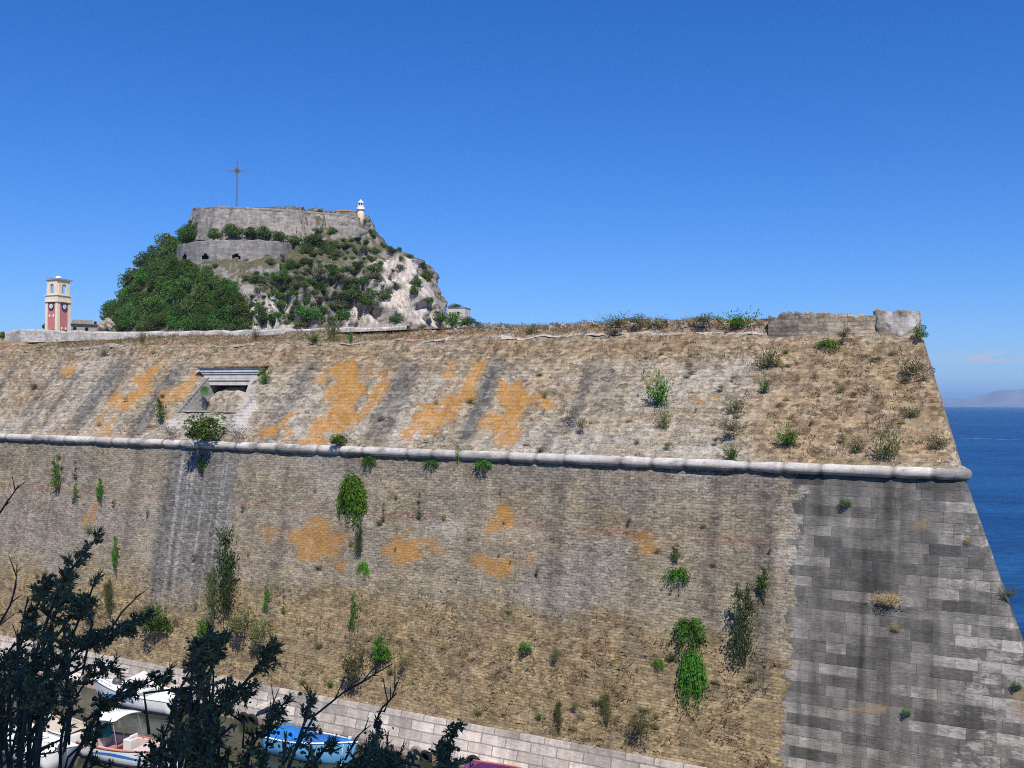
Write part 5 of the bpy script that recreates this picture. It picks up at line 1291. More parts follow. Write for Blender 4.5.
for k in range(4000):
    x_, y_ = random.uniform(100, 250), random.uniform(224, 331)
    if poly_d(np.array([x_]), np.array([y_]), wood)[0] < 0: continue
    if 214 < x_ < 232 and 268 < y_ < 290 : continue
    if any((x_ - a) ** 2 + (y_ - b) ** 2 < (6.3) ** 2 for a, b in placed): continue
    loc, nrm = hill_hit(x_, y_)
    if loc is None: continue
    placed.append((x_, y_))
    tree('dark green tree in the dense wood covering the left slope of the fortress hill', loc, random.uniform(1.5, 3.1) * loc[1] / 250, random.choice([0, 1, 4, 0, 2, 4, 2, 5]), random.uniform(.85, 1.2), 'trees of the wood on the left slope')
hl = [
 (178, 318, 10, 2, 1.25, 'pale lime-green tree standing out in front of the dark wood'), (232, 314, 13, 0, 1.3, 'tall dark tree at the right edge of the wood'), (225, 290, 9, 1, 1.2, 'dark round tree below the battery ledge'), (246, 326, 9, 4, 1., 'dark tree at the wall right of the wood, beside pale rock'),
 (188, 263, 5, 2, .8, 'small green bush hanging at the left foot of the battery wall'), (216, 266, 4, 3, .8, 'small olive bush under the second gun port of the battery'), (246, 261, 4, 3, .8, 'olive bush on the battery ledge between two gun ports'), (270, 264, 6, 0, .8, 'dark bush under the right-hand gun port of the battery'),
 (214, 234, 9, 0, .8, 'green bush between the two fortress walls, leftmost of the row'), (232, 231, 11, 4, .8, 'large green bush between the two fortress walls'), (250, 232, 9, 0, .7, 'round green bush behind the battery wall near its middle'), (264, 232, 10, 1, .7, 'dark green bush behind the battery, third from its right end'), (280, 236, 9, 4, .7, 'dark green bush behind the right end of the battery'), (294, 239, 8, 0, .7, 'dark green bush just past the right end of the battery'), (200, 229, 8, 0, .9, 'bushy tree at the left foot of the citadel wall'),
 (314, 246, 13, 4, .85, 'broad dark bush in the middle of the rocky slope'), (306, 252, 9, 0, .9, 'dark bush left below the broad mid-slope bush'), (328, 254, 7, 0, .9, 'dark bush right of the broad mid-slope bush'), (345, 248, 6, 0, .8, 'small dark bush on the rocks below the lighthouse slope'), (333, 272, 7, 0, 1., 'round dark bush below the small rocks in mid slope'), (355, 270, 7, 3, 1.1, 'olive bush among rocks right of centre'), (290, 268, 8, 4, 1.1, 'tall dark bush right of the battery end'),
 (284, 278, 8, 0, 1., 'dark bush in the gully below the battery'), (300, 286, 9, 3, 1.1, 'olive-dark bush in the central gully'), (318, 288, 10, 4, 1., 'dark bush in middle of the lower slope'), (262, 282, 6, 3, 1., 'olive bush clinging to the grey rock face'), (246, 279, 6, 3, .9, 'small olive bush on the grey rock below the ledge'), (305, 302, 8, 0, .9, 'dark bush low on the central slope'), (352, 300, 12, 4, .9, 'wide dark bush at the foot of the slope'), (370, 302, 12, 0, .9, 'broad green bush left of the white cliff'), (384, 298, 8, 0, .8, 'green bush against the white cliff foot'), (378, 280, 6, 3, 1., 'olive bush on the edge of the white cliff'),
 (336, 308, 10, 3, .8, 'pale olive bush low in front of the slope'), (310, 317, 14, 5, .7, 'large light green bush by the long wall, left of the next'), (344, 318, 11, 5, .8, 'light green bush by the long wall'), (330, 322, 8, 2, .7, 'small light bush between two larger ones by the wall'), (272, 322, 8, 2, .9, 'bright green bush at foot of the pale rock'), (260, 324, 7, 2, .8, 'bright green bush by the wall, left of the pale rock foot'), (396, 321, 9, 5, .5, 'low green bush below the white cliff'),
 (427, 278, 6, 0, 1.3, 'dark tree on the right skyline of the cliff'), (424, 268, 4, 0, 1., 'small dark bush on the cliff skyline above another'), (408, 257, 5, 3, .7, 'olive bush on top of the white cliff'), (393, 252, 6, 3, .5, 'brownish scrub along the cliff top'), (383, 247, 5, 0, .8, 'dark bush at the step below the lighthouse'), (374, 236, 4, 0, 1.2, 'small dark bush on the steep skyline below the lighthouse'), (363, 222, 4, 3, 1., 'small scrub right under the lighthouse'), (400, 268, 5, 3, 1., 'olive bush growing on the white cliff face'), (396, 288, 5, 3, 1.2, 'dark scrub strip on the white cliff face'), (340, 226, 7, 3, .6, 'grey-green scrub below the keepers house'), (320, 214, 4, 0, 1., 'small bush on the citadel wall, left of the keepers house'), (352, 232, 6, 3, .8, 'olive scrub on steep rock left of lighthouse slope'), (318, 232, 7, 3, .6, 'olive scrub at the right foot of the citadel wall'),
]
for x_, y_, r_, v, zs_, lb_ in hl:
    loc, nrm = hill_hit(x_, y_)
    if loc is None: loc, nrm = hill_hit(x_ - 6, y_ + 3)
    if loc is None: continue
    if 200 < y_ < 243 and 200 < x_ < 300: loc = Vector(at(x_, y_ + 3, 246.5))
    tree(lb_, loc, r_ * loc[1] / F, v, zs_, None, 'bush' if r_ < 8 else 'tree', 'bush' if r_ < 8 else 'tree', .25)
ctr = np.array([(250, 275), (300, 262), (345, 236), (366, 240), (384, 262), (366, 300), (300, 326), (250, 326)], float); scr = []
for k in range(900):
    x_, y_ = random.uniform(246, 432), random.uniform(228, 326)
    ins = poly_d(np.array([x_]), np.array([y_]), ctr)[0] > 0
    if not ins and random.random() < .93: continue
    if any((x_ - a) ** 2 + (y_ - b) ** 2 < (4.4) ** 2 for a, b in scr) or len(scr) > 200: continue
    loc, nrm = hill_hit(x_, y_)
    if loc is None or loc[1] > 275: continue
    scr.append((x_, y_))
    tree('low scrub bush among the rocks of the middle of the fortress hill', loc, random.choice([.6, .8, 1.1, 1.6]) * random.uniform(.8, 1.3), random.choice([0, 3, 3, 4, 2]), random.uniform(.6, 1.), 'scrub among the rocks of the hill', 'bush', 'bush', .2)
for x_, y_, Y, r_, v, zs_, lb_ in [(47, 328, 174, 5, 0, 1., 'small dark tree just left of the clock tower'), (53.6, 333, 150, 3.4, 0, 1., 'small round dark shrub in front of the clock tower, left one'), (65, 334, 150, 3.4, 0, 1., 'small round dark shrub in front of the clock tower, right one'), (46, 337, 130, 4, 3, .8, 'olive shrub against the low white wall at far left'), (3, 337, 126, 5, 0, .9, 'dark shrub at the left end of the low white wall'),
        (440, 320, 226, 9, 0, .9, 'dark green bush at the right foot of the hill'), (452, 323, 222, 10, 1, .9, 'dark bush in front of the small whitish building'), (467, 325, 224, 10, 4, .7, 'low dark bush right of the small whitish building'), (478, 326, 224, 5, 0, .7, 'last low bush on the right of the hill'), (456, 309, 232, 8, 0, .45, 'flat dark bush growing over the roof of the whitish building')]:
    P = at(x_, y_, Y)
    tree(lb_, P, r_ * Y / F, v, zs_, None, 'bush', 'bush', .25)
for x_, y_, Y, r_, lb_ in [(102, 326, 205, 4.6, 'pale boulder outcrop at the left foot of the wood'), (109, 325, 207, 5.6, 'brownish boulder leaning on the wooded slope')]:
    P = at(x_, y_, Y); s_ = r_ * Y / F; sp = sphere_pts(1, 1); 
    bm = bmesh.new(); bmesh.ops.create_icosphere(bm, subdivisions=3, radius=1.)
    for v in bm.verts:
        c_ = v.co; k = .5 + 1.05 * float(fbm(np.array(c_.x * 2.4 + x_), np.array(c_.y * 1.3 + c_.z * 2.6), 77, 4)); v.co = Vector((c_.x * s_ * k, c_.y * s_ * k, c_.z * s_ * k * 1.1))
    me = bpy.data.meshes.new('boulder'); bm.to_mesh(me); bm.free(); o = link('boulder', me, simple('boulder_rock', (.36, .30, .24), .95, .1, .4, .8, bump=.5)); o.location = P; tag(o, lb_, 'boulder')

# ================================================================ sea, far coast, haze
t = NT('sea_water'); tc = t.n('ShaderNodeTexCoord').outputs['Object']
w1 = t.noise(t.mapping(tc, (.02, .05, 1)), 1., 6, .7); w2 = t.noise(t.mapping(tc, (.5, .9, 1)), 1., 5, .65); w3 = t.noise(t.mapping(tc, (.0012, .006, 1)), 1., 4, .6)
c = t.mix(t.step(w1, .38, .62), (.004, .034, .112), (.011, .068, .19)); c = t.mix(t.math('MULTIPLY', t.step(w3, .45, .62), .6), c, (.012, .07, .185)); c = t.mix(1., c, t.ramp(w2, [(.3, .55), (.5, 1.), (.7, 1.5)]), 'MULTIPLY')
M_sea = t.out(t.pbr(c, .45, t.bump(t.math('ADD', w2, w1), .6, .6), .18))
m_ = MB(); m_.add([(-6e4, -2e4, 0), (6e4, -2e4, 0), (6e4, 7e4, 0), (-6e4, 7e4, 0)], [(0, 1, 2, 3)]); structure(m_.obj('sea', M_sea))
def ridge_mesh(name, Y, x0, x1, prof, depth, m, seed):
    xs_ = np.linspace(x0, x1, 160); ds = np.linspace(0, 1, 24); GXr, D = np.meshgrid(xs_, ds)
    pk = np.interp(GXr, [q[0] for q in prof], [q[1] for q in prof])
    z = pk * np.sin(np.pi * np.clip(D, 0, 1)) ** 1.2 * (.72 + .40 * (fbm(GXr / 900, D * 5, seed, 5))) - 8
    o = np_mesh(name, np.stack([GXr, Y + D * depth + 0 * GXr, z], -1).reshape(-1, 3), grid_faces(24, 160), None, None, m); structure(o); return o
M_mt = simple('bare_mountain', (.24, .20, .16), .95, .1, .45, .003)
X_ = lambda p_, Y: (p_ - 512) / F * Y
YM = 11000; YN = 15500
ridge_mesh('mountains', YM, X_(925, YM), X_(1500, YM), [(X_(930, YM * 1.1), 0), (X_(962, YM * 1.1), 35), (X_(990, YM * 1.1), 165), (X_(1010, YM * 1.1), 240), (X_(1040, YM * 1.1), 262), (X_(1250, YM * 1.1), 235), (X_(1500, YM * 1.1), 90)], 2300, M_mt, 3)
ridge_mesh('mountains', YN, X_(700, YN), X_(1400, YN), [(X_(700, YN * 1.08), 60), (X_(900, YN * 1.08), 150), (X_(950, YN * 1.08), 165), (X_(980, YN * 1.08), 110), (X_(1030, YN * 1.08), 150), (X_(1200, YN * 1.08), 170), (X_(1400, YN * 1.08), 90)], 2600, M_mt, 9)
wk = MB(); a_, b_, c_ = at_z(1002, 440.2, .05), at_z(1030, 440.8, .05), at_z(1030, 439.4, .05)
n_ = 14; vs = []
for k in range(n_):
    q = k / (n_ - 1); p0 = np.array(at_z(960 + 75 * q, 438.0 + 2.2 * q, .06)); wd = .9 + 4. * q ** 2
    vs += [tuple(p0 + np.array([0, -wd, 0])), tuple(p0 + np.array([0, wd, 0]))]
wk.add(vs, [(2 * k, 2 * k + 2, 2 * k + 3, 2 * k + 1) for k in range(n_ - 1)])
t = NT('wake_foam'); tc = t.n('ShaderNodeTexCoord').outputs['Object']
fm = t.step(t.noise(t.mapping(tc, (.05, .2, 1)), 1., 4), .40, .62); d = t.pbr((.7, .75, .8), .8); tr = t.n('ShaderNodeBsdfTransparent').outputs[0]
M_wake = t.out(t.n('ShaderNodeMixShader', {0: t.math('MULTIPLY', fm, .8), 1: tr, 2: d}).outputs[0])
tag(wk.obj('wake_foam', M_wake), 'thin white wake streak on the blue sea at far right', 'foam', None, 'stuff')
hz = MB(); hz.box((3000, 12000, 154), (32000, 28000, 312)); 
t = NT('sea_haze'); vol = t.n('ShaderNodeVolumePrincipled', {'Color': (.36, .63, 1.), 'Density': 8.5e-5, 'Anisotropy': 0.0}).outputs[0]
t.n('ShaderNodeOutputMaterial', {1: vol}); o = hz.obj('haze', t.m); o['kind'] = 'stuff'; o['label'] = 'pale blue sea haze fading the far coast'; o['category'] = 'haze'

# ================================================================ the moat
t = NT('moat_water'); tc = t.n('ShaderNodeTexCoord').outputs['Object']
w1 = t.noise(t.mapping(tc, (.8, 2.2, 1)), 1., 4, .6); w2 = t.noise(tc, .16, 4, .6)
M_moat = t.out(t.pbr(t.mix(w2, (.020, .026, .012), (.05, .05, .028)), .12, t.bump(w1, .25, .12), .4))
m_ = MB(); e1 = face_pt(np.array([-88., -1.]), np.array([ZB, ZB])) 
m_.add([(e1[0][0] + 2, e1[0][1] + 3, .004), (e1[0][0] - 45, e1[0][1] - 60, .004), (30, 18, .004), (e1[1][0] + 1, e1[1][1] + 2, .004)], [(0, 1, 2, 3)]); structure(m_.obj('moat_water', M_moat))
# near bank: level promenade under the camera, then a scrubby slope down to the water
bx = np.linspace(-70, 40, 90); by = np.array([-40, -20, -8, -2, 1, 2.4, 3, 4, 6, 9, 12, 15, 18, 21, 23.5, 24])
BX, BY = np.meshgrid(bx, by)
BZ = np.interp(BY, [2.4, 6, 12, 23.5, 24], [16.35, 13.9, 9.2, .8, -2.5]) + .35 * (fbm(BX / 2.5, BY / 2.5, 811, 4) - .5) * sst(2.4, 5, BY)
t = NT('near_bank'); tc = t.n('ShaderNodeTexCoord').outputs['Object']; n1 = t.noise(tc, .8, 6, .7)
structure(np_mesh('near_bank', np.stack([BX, BY, BZ], -1).reshape(-1, 3), grid_faces(len(by), len(bx)), None, None, t.out(t.pbr(t.mix(n1, (.06, .07, .03), (.24, .19, .12)), .95, None, .1))))

# ---------------------------------------------------------------- boats
M_gel = simple('white_gelcoat', (.78, .78, .76), .35, .4, .08, 2); M_off = simple('off_white_cover', (.66, .63, .57), .85, .1, .14, 2.5); M_tan = simple('sandy_cover', (.50, .43, .33), .9, .1, .2, 2)
M_blue = simple('bright_blue_paint', (.02, .17, .52), .45, .35, .18, 2); M_lblue = simple('light_blue_paint', (.13, .38, .66), .5, .3, .15, 2); M_deckb = simple('blue_boat_cover', (.025, .13, .42), .8, .2, .2, 3)
M_boot = simple('dark_antifoul', (.03, .035, .09), .7); M_redp = simple('faded_red_deck', (.46, .15, .10), .8, .1, .2, 3); M_teal = simple('teal_canvas', (.02, .20, .20), .85, .1, .25, 4)
M_grey = simple('charcoal_engine', (.07, .075, .085), .45, .4); M_steel = simple('stainless_tube', (.55, .56, .58), .3, .5, .05, 3, .8); M_wind = simple('smoked_windshield', (.10, .13, .16), .15, .6); M_rub = simple('black_rubber', (.018, .018, .018), .8); M_wood = simple('varnished_wood', (.26, .13, .05), .5, .3, .3, 5); M_purple = simple('purple_hull', (.13, .04, .16), .5); M_pink = simple('pale_pink_deck', (.62, .50, .45), .8, .1, .15, 3)

def hull_sections(L_, B_, H_, fine=2.2, rake=.45, n=18):
    out = []
    for k in range(n):
        q = k / (n - 1)
        wd = B_ / 2 * (.88 + .12 * sst(0, .35, q)) * (1 - max(0, (q - .38) / .62) ** fine)
        wd = max(float(wd), .015); sh = H_ * (.92 + .42 * max(0, q - .25) ** 1.6); keel = -.28 + .30 * max(0, (q - .72) / .28) ** 2 * 1.2
        x = -L_ / 2 + L_ * q; rk = rake * max(0, (q - .6) / .4) ** 2
        sec = [(-wd, sh), (-wd * .97, sh * .5), (-wd * .84, .06), (-wd * .45, keel * .7), (0, keel), (wd * .45, keel * .7), (wd * .84, .06), (wd * .97, sh * .5), (wd, sh)]
        out.append([(x + rk * (z + .3) / (H_ + .3), y, z) for y, z in sec])
    return out
def boat(name, label, P, heading, L_, B_, H_, hullm, deckm, railm, cockpit=(.12, .55), deck_crown=.08, boot=True, stripe=None):
    root = empty(name, P, heading); tag(root, label, 'boat', None)
    S_ = hull_sections(L_, B_, H_); n = len(S_); m_ = MB(); k9 = 9
    vs = [p for s_ in S_ for p in s_]; fs = [(i * k9 + j, i * k9 + j + 1, (i + 1) * k9 + j + 1, (i + 1) * k9 + j) for i in range(n - 1) for j in range(8)]
    m_.add(vs, fs + [tuple(range(8, -1, -1))]); hl_ = m_.obj('hull', hullm, root, True)
    # gunwale rail
    pts = [S_[i][0] for i in range(n)] + [S_[i][8] for i in range(n - 1, -1, -1)]
    m_ = MB(); m_.tube(pts, .045, 6); m_.obj('gunwale', railm, root, True)
    # deck with cockpit well
    m_ = MB(); i0, i1 = int(cockpit[0] * n), int(cockpit[1] * n); inn = .78
    def dk(i, y, dz=0.): a = S_[i][0]; return (a[0], a[1] * y, a[2] - .03 + deck_crown * (1 - y * y) + dz)
    ys = [1, .78, .4, 0, -.4, -.78, -1]
    for i in range(n - 1):
        for j in range(6):
            if i0 <= i < i1 and 1 <= j <= 4: continue
            m_.add([dk(i, ys[j]), dk(i + 1, ys[j]), dk(i + 1, ys[j + 1]), dk(i, ys[j + 1])], [(0, 1, 2, 3)])
    m_.obj('deck', deckm, root)
    if i1 > i0:
        m_ = MB(); dz = -H_ * .62
        for i in range(i0, i1):
            for j in range(1, 5): m_.add([dk(i, ys[j], dz), dk(i + 1, ys[j], dz), dk(i + 1, ys[j + 1], dz), dk(i, ys[j + 1], dz)], [(0, 1, 2, 3)])
            for y in (.78, -.78): m_.add([dk(i, y), dk(i + 1, y), dk(i + 1, y, dz), dk(i, y, dz)], [(0, 1, 2, 3)])
        for i in (i0, i1):
            for j in range(1, 5): m_.add([dk(i, ys[j]), dk(i, ys[j + 1]), dk(i, ys[j + 1], dz), dk(i, ys[j], dz)], [(0, 1, 2, 3)])
        m_.obj('cockpit', deckm, root)
    if boot:
        m_ = MB(); 
        for sd in (0, 8):
            vs = []
            for i in range(n - 1):
                a = S_[i][2 if sd == 0 else 6]; b = S_[i][1 if sd == 0 else 7]
                sg = -1 if sd == 0 else 1
                for q in (-.05, .22): vs.append((a[0] + (b[0] - a[0]) * q, a[1] + (b[1] - a[1]) * q + sg * .012, a[2] + (b[2] - a[2]) * q))
            m_.add(vs, [(2 * i, 2 * i + 2, 2 * i + 3, 2 * i + 1) for i in range(n - 2)])
        m_.obj('waterline_stripe', M_boot, root)
    if stripe:
        for sd, sg in ((1, -1), (7, 1)):
            m_ = MB()
            for k_ in range(stripe[0], stripe[1]):
                q0 = (k_ - stripe[0]) / (stripe[1] - stripe[0]); q1 = (k_ + 1 - stripe[0]) / (stripe[1] - stripe[0])
                def pt(i, q, up):
                    a = S_[i][sd]; b = S_[i][sd - 1 if sd == 1 else sd + 1]; c_ = .1 + .35 * math.sin(q * 4.2) * (1 - .3 * q) + up * (.34 * math.sin(math.pi * min(1, q + .06)) + .03)
                    return (a[0] + (b[0] - a[0]) * c_, a[1] + (b[1] - a[1]) * c_ + sg * .012, a[2] + (b[2] - a[2]) * c_)
                m_.add([pt(k_, q0, -.5), pt(k_ + 1, q1, -.5), pt(k_ + 1, q1, .5), pt(k_, q0, .5)], [(0, 1, 2, 3)])
            m_.obj('hull_swoosh', stripe[2], root)
    return root, S_
def outboard(root, x, z, m=None):
    m_ = MB(); m_.lathe([(.0, .0), (.17, .02), (.2, .2), (.17, .38), (.08, .47), (0, .48)], (x, 0, z + .1), 14); e_ = m_.obj('outboard_motor', M_grey, root, True)
    m_ = MB(); m_.box((x - .02, 0, z - .3), (.16, .1, .85)); m_.box((x - .06, 0, z - .7), (.34, .04, .1)); m_.obj('motor_leg', M_grey, e_)
def bow_rail(root, S_, a, b, h, m):
    m_ = MB(); n = len(S_); ps = [S_[i][0] for i in range(a, b)] + [S_[i][8] for i in range(b - 1, a - 1, -1)]
    up = [(p[0] * .99, p[1] * .92, p[2] + h) for p in ps]; m_.tube(up, .016, 5)
    for p, q in list(zip(ps, up))[::2]: m_.tube([(p[0] * .99, p[1] * .92, p[2]), q], .013, 4)
    m_.obj('bow_rail', m, root)
HD = math.atan2(U2[1], U2[0])                     # along the wall, towards the sea
def wpt(px_, py_): P = at_z(px_, py_, 0.); return (P[0], P[1], .05)

# 1 white motorboat against the plinth
b1, S_ = boat('motorboat', 'white motorboat with a blue swoosh on its hull, moored against the pale quay', wpt(139, 706), HD + math.pi + R(3), 6.3, 2.1, .92, M_gel, M_gel, M_gel, (.10, .42), .10, True, (7, 15, M_blue))
m_ = MB(); 
for z0, sx0, z1, sx1 in [(.95, 1., 1.62, .72)]:
    q = [(-.75, -.68), (.95, -.58), (.95, .58), (-.75, .68)]
    q2 = [(-.65, -.55), (.25, -.45), (.25, .45), (-.65, .55)]
    m_.add([(x, y, .93) for x, y in q] + [(x, y, 1.6) for x, y in q2], [(3, 2, 1, 0), (4, 5, 6, 7), (0, 1, 5, 4), (1, 2, 6, 5), (2, 3, 7, 6), (3, 0, 4, 7)])
cab = m_.obj('cabin', M_gel, b1, bevel=.06)
m_ = MB(); m_.add([(.98, -.5, 1.02), (.98, .5, 1.02), (.37, .39, 1.54), (.37, -.39, 1.54)], [(0, 1, 2, 3)]); m_.add([(-.5, -.655, 1.05), (.75, -.575, 1.05), (.25, -.50, 1.45), (-.5, -.59, 1.45)], [(0, 1, 2, 3)]); m_.add([(-.5, .655, 1.05), (.75, .575, 1.05), (.25, .50, 1.45), (-.5, .59, 1.45)], [(0, 1, 2, 3)])
for i_ in range(len(m_.v)): x, y, z = m_.v[i_]; m_.v[i_] = (x + (.03 if i_ < 4 else 0), y + (.02 * (1 if y > 0 else -1) if i_ >= 4 else 0), z + .015)
m_.obj('windshield', M_wind, cab)
m_ = MB(); m_.add([(-.7, -.62, 1.62), (.35, -.5, 1.62), (.35, .5, 1.62), (-.7, .62, 1.62), (-.35, 0, 2.05)], [(0, 1, 4), (1, 2, 4), (2, 3, 4), (3, 0, 4), (3, 2, 1, 0)]); m_.obj('peaked_cover', M_off, b1)
bow_rail(b1, S_, 12, 18, .32, M_steel); outboard(b1, -3.2, .7)
m_ = MB(); m_.lathe([(0, 0), (.26, .04), (.3, .2), (.2, .38), (0, .44)], (1.75, .0, .98), 12); m_.obj('covered_bundle', M_grey, b1, True)
m_ = MB(); m_.tube([(2.95, -.1, 1.05), (3.05, -.1, 1.65)], .02); m_.obj('pole', M_steel, b1)
for x in (-1.6, .3): m_ = MB(); m_.lathe([(0, -.28), (.1, -.24), (.11, .2), (.03, .28), (0, .3)], (x, 1.14, .55), 10); m_.obj('fender', M_off, b1, True)
# 2 small boat with sandy cover
b2, S_ = boat('covered_boat', 'small white boat under a pale sandy cover, nearest below the motorboat', wpt(60, 738), HD + math.pi + R(-8), 4.4, 1.75, .72, M_gel, M_off, M_gel, (0, 0), .02, True)
n = len(S_); vs = []; rows_ = 15
for i in range(rows_):
    for y in (-.97, -.6, -.25, 0, .25, .6, .97):
        a = S_[i + 1][0]; hgt = .34 * (1 - abs(y)) ** .8 * math.sin(math.pi * min(1, (i + .6) / (rows_))) ** .5 + .05 * math.sin(i * 1.9) * (1 - abs(y))
        vs.append((a[0], a[1] * y, a[2] + .02 + hgt))
m_ = MB(); m_.add(vs, [(i * 7 + j, i * 7 + j + 1, (i + 1) * 7 + j + 1, (i + 1) * 7 + j) for i in range(rows_ - 1) for j in range(6)]); m_.obj('canvas_cover', M_tan, b2, True)
m_ = MB(); m_.tube([(2.1, 0, .8), (2.2, 0, 1.2)], .03); m_.obj('bow_post', M_gel, b2)
m_ = MB(); m_.tube([(-1.5, .5, .95), (1.0, -.1, 1.12)], .025); m_.box((-1.7, .55, .93), (.5, .14, .03), R(-13)); m_.obj('oar', M_wood, b2)
# 3 white cabin boat, bottom left
b3, S_ = boat('cabin_boat', 'white cabin boat at the bottom left corner behind the dark cypress', wpt(28, 757), HD + math.pi + R(-4), 5.4, 2.05, .85, M_gel, M_gel, M_gel, (.10, .38), .10, True)
m_ = MB(); q = [(-.7, -.7), (1.1, -.55), (1.1, .55), (-.7, .7)]; q2 = [(-.6, -.58), (.45, -.45), (.45, .45), (-.6, .58)]
m_.add([(x, y, .86) for x, y in q] + [(x, y, 1.45) for x, y in q2], [(3, 2, 1, 0), (4, 5, 6, 7), (0, 1, 5, 4), (1, 2, 6, 5), (2, 3, 7, 6), (3, 0, 4, 7)]); c3 = m_.obj('cabin', M_gel, b3, bevel=.06)
m_ = MB(); m_.add([(1.1, -.46, .98), (1.1, .46, .98), (.52, .38, 1.38), (.52, -.38, 1.38)], [(0, 1, 2, 3)]); m_.obj('windshield', M_wind, c3); m_.v = [(x + .04, y, z + .03) for x, y, z in m_.v]
bow_rail(b3, S_, 12, 18, .3, M_steel); outboard(b3, -2.75, .6)
# 4 boat with white canopy
b4, S_ = boat('canopy_boat', 'white boat with a raised white canopy and red deck edge, blue lower hull', wpt(134, 762), HD + R(4), 5.8, 2.1, .85, M_gel, M_pink, M_redp, (.12, .6), .04, True, (3, 14, M_blue))
m_ = MB(); fr = [(-1.9, -.8), (-.6, -.8), (-.6, .8), (-1.9, .8)]
for x, y in fr: m_.tube([(x + .35, y * 1.08, .8), (x, y, 2.05)], .025, 5)
m_.obj('canopy_frame', M_steel, b4)
m_ = MB(); vs = []
for i in range(7):
    for j in range(7):
        x = -2.05 + 1.6 * i / 6; y = -.9 + 1.8 * j / 6; vs.append((x, y, 2.06 + .16 * (1 - (2 * j / 6 - 1) ** 2) - .03 * math.sin(i * 3.14 / 3)))
fc = [tuple(q) for q in grid_faces(7, 7)]; m_.add(vs, fc); cn2 = m_.obj('canopy', M_gel, b4, True); sm = cn2.modifiers.new('solid', 'SOLIDIFY'); sm.thickness = .04
m_ = MB(); m_.lathe([(0, 0), (.34, .02), (.38, .3), (.30, .55), (0, .62)], (-2.35, .35, .78), 12, Matrix.Scale(1, 3)); m_.obj('teal_bundle', M_teal, b4, True)
m_ = MB(); m_.box((-.2, 0, .75), (.5, .6, .7)); m_.box((-.05, 0, 1.15), (.12, .5, .3)); m_.obj('console', M_off, b4, bevel=.04)
for x in (-1.2, .5): m_ = MB(); m_.box((x, 0, .55), (.35, 1.3, .08)); m_.obj('bench', M_redp, b4, bevel=.02)
outboard(b4, -3., .6)
# 5 blue wooden boat
b5, S_ = boat('blue_boat', 'blue wooden boat with a white rail and slim light blue mast', wpt(309, 757), HD + R(4), 4.7, 1.8, .95, M_lblue, M_deckb, M_gel, (0, 0), .16, False)
m_ = MB(); m_.tube([(.25, 0, .9), (.25, 0, 2.75)], [.05, .035], 8); m_.obj('mast', M_lblue, b5)
m_ = MB(); m_.tube([(-1.6, 0, 1.45), (.25, 0, 1.6)], .03, 6); m_.obj('boom', M_lblue, b5)
m_ = MB(); vs = []
for i in range(9):
    for j, y in enumerate((-1, -.5, 0, .5, 1)): a = S_[1 + i][0]; vs.append((a[0], a[1] * y * .93, a[2] + .03 + .42 * (1 - abs(y)) + .03 * math.sin(i * 2.2)))
m_.add(vs, [tuple(q) for q in grid_faces(9, 5)]); m_.obj('blue_tarpaulin', M_blue, b5, True)
m_ = MB(); m_.box((2.42, 0, .95), (.12, .12, .75)); m_.obj('stem_post', M_gel, b5)
m_ = MB(); m_.tube([(2.2, -.2, 1.1), (2.25, -.45, .5), (2.3, -.5, 0.)], .018, 5); m_.obj('mooring_line', M_off, b5)
m_ = MB(); m_.lathe([(0, -.1), (.1, 0), (0, .1)], (2.25, -.55, .08), 10); m_.obj('float', M_gel, b5, True)
# 6 purple boat, only its top in view
b6, S_ = boat('purple_boat', 'purple boat with red trim, only its top edge showing at the bottom of the picture', wpt(500, 786), HD + R(2), 3.6, 1.5, .70, M_purple, M_purple, M_redp, (.15, .6), .05, False)
# tyre fenders hung on the quay, and a white plank leaning there
def on_quay(px_, py_, off=.2):
    d = ray(px_, py_); tt_ = (CB - .62 - off + 0) / (N2 @ d[:2]); return CAM + d * tt_
for x_, y_, lb_, s_, mm in [(244.5, 718.5, 'black tyre fender on the quay, left one of a pair near the blue boat', 1., M_rub), (252.5, 720.5, 'black tyre fender on the quay, right one of a pair near the blue boat', 1., M_rub), (417, 753, 'greyish tyre fender on the quay between blue and purple boats', .95, simple('grey_worn_rubber', (.22, .21, .20), .9)), (426, 757, 'dark tyre fender touching the greyish one on the quay', .9, M_rub), (474, 763, 'large dark tyre fender above the purple boat', 1.1, M_rub)]:
    P = on_quay(x_, y_); m_ = MB(); rr2 = .30 * s_
    m_.lathe([(rr2 + .1 * math.cos(a), .1 * math.sin(a)) for a in np.linspace(0, 2 * math.pi, 11)], (0, 0, 0), 22, Matrix.Rotation(R(90), 3, 'X'))
    o = m_.obj('tyre_fender', mm, None, True); o.location = P; o.rotation_euler = (R(-14), 0, WALL_RZ); tag(o, lb_, 'tyre', None)
pA, pB = on_quay(256, 707, .25), on_quay(279, 698, .02)
dv = Vector(pB) - Vector(pA); m_ = MB(); m_.box((0, 0, 0), (dv.length, .26, .05)); o = m_.obj('white_plank', M_white); o.location = (Vector(pA) + Vector(pB)) / 2
o.rotation_euler = dv.to_track_quat('X', 'Z').to_euler(); tag(o, 'white plank leaning on the quay just above the pair of tyres', 'plank')

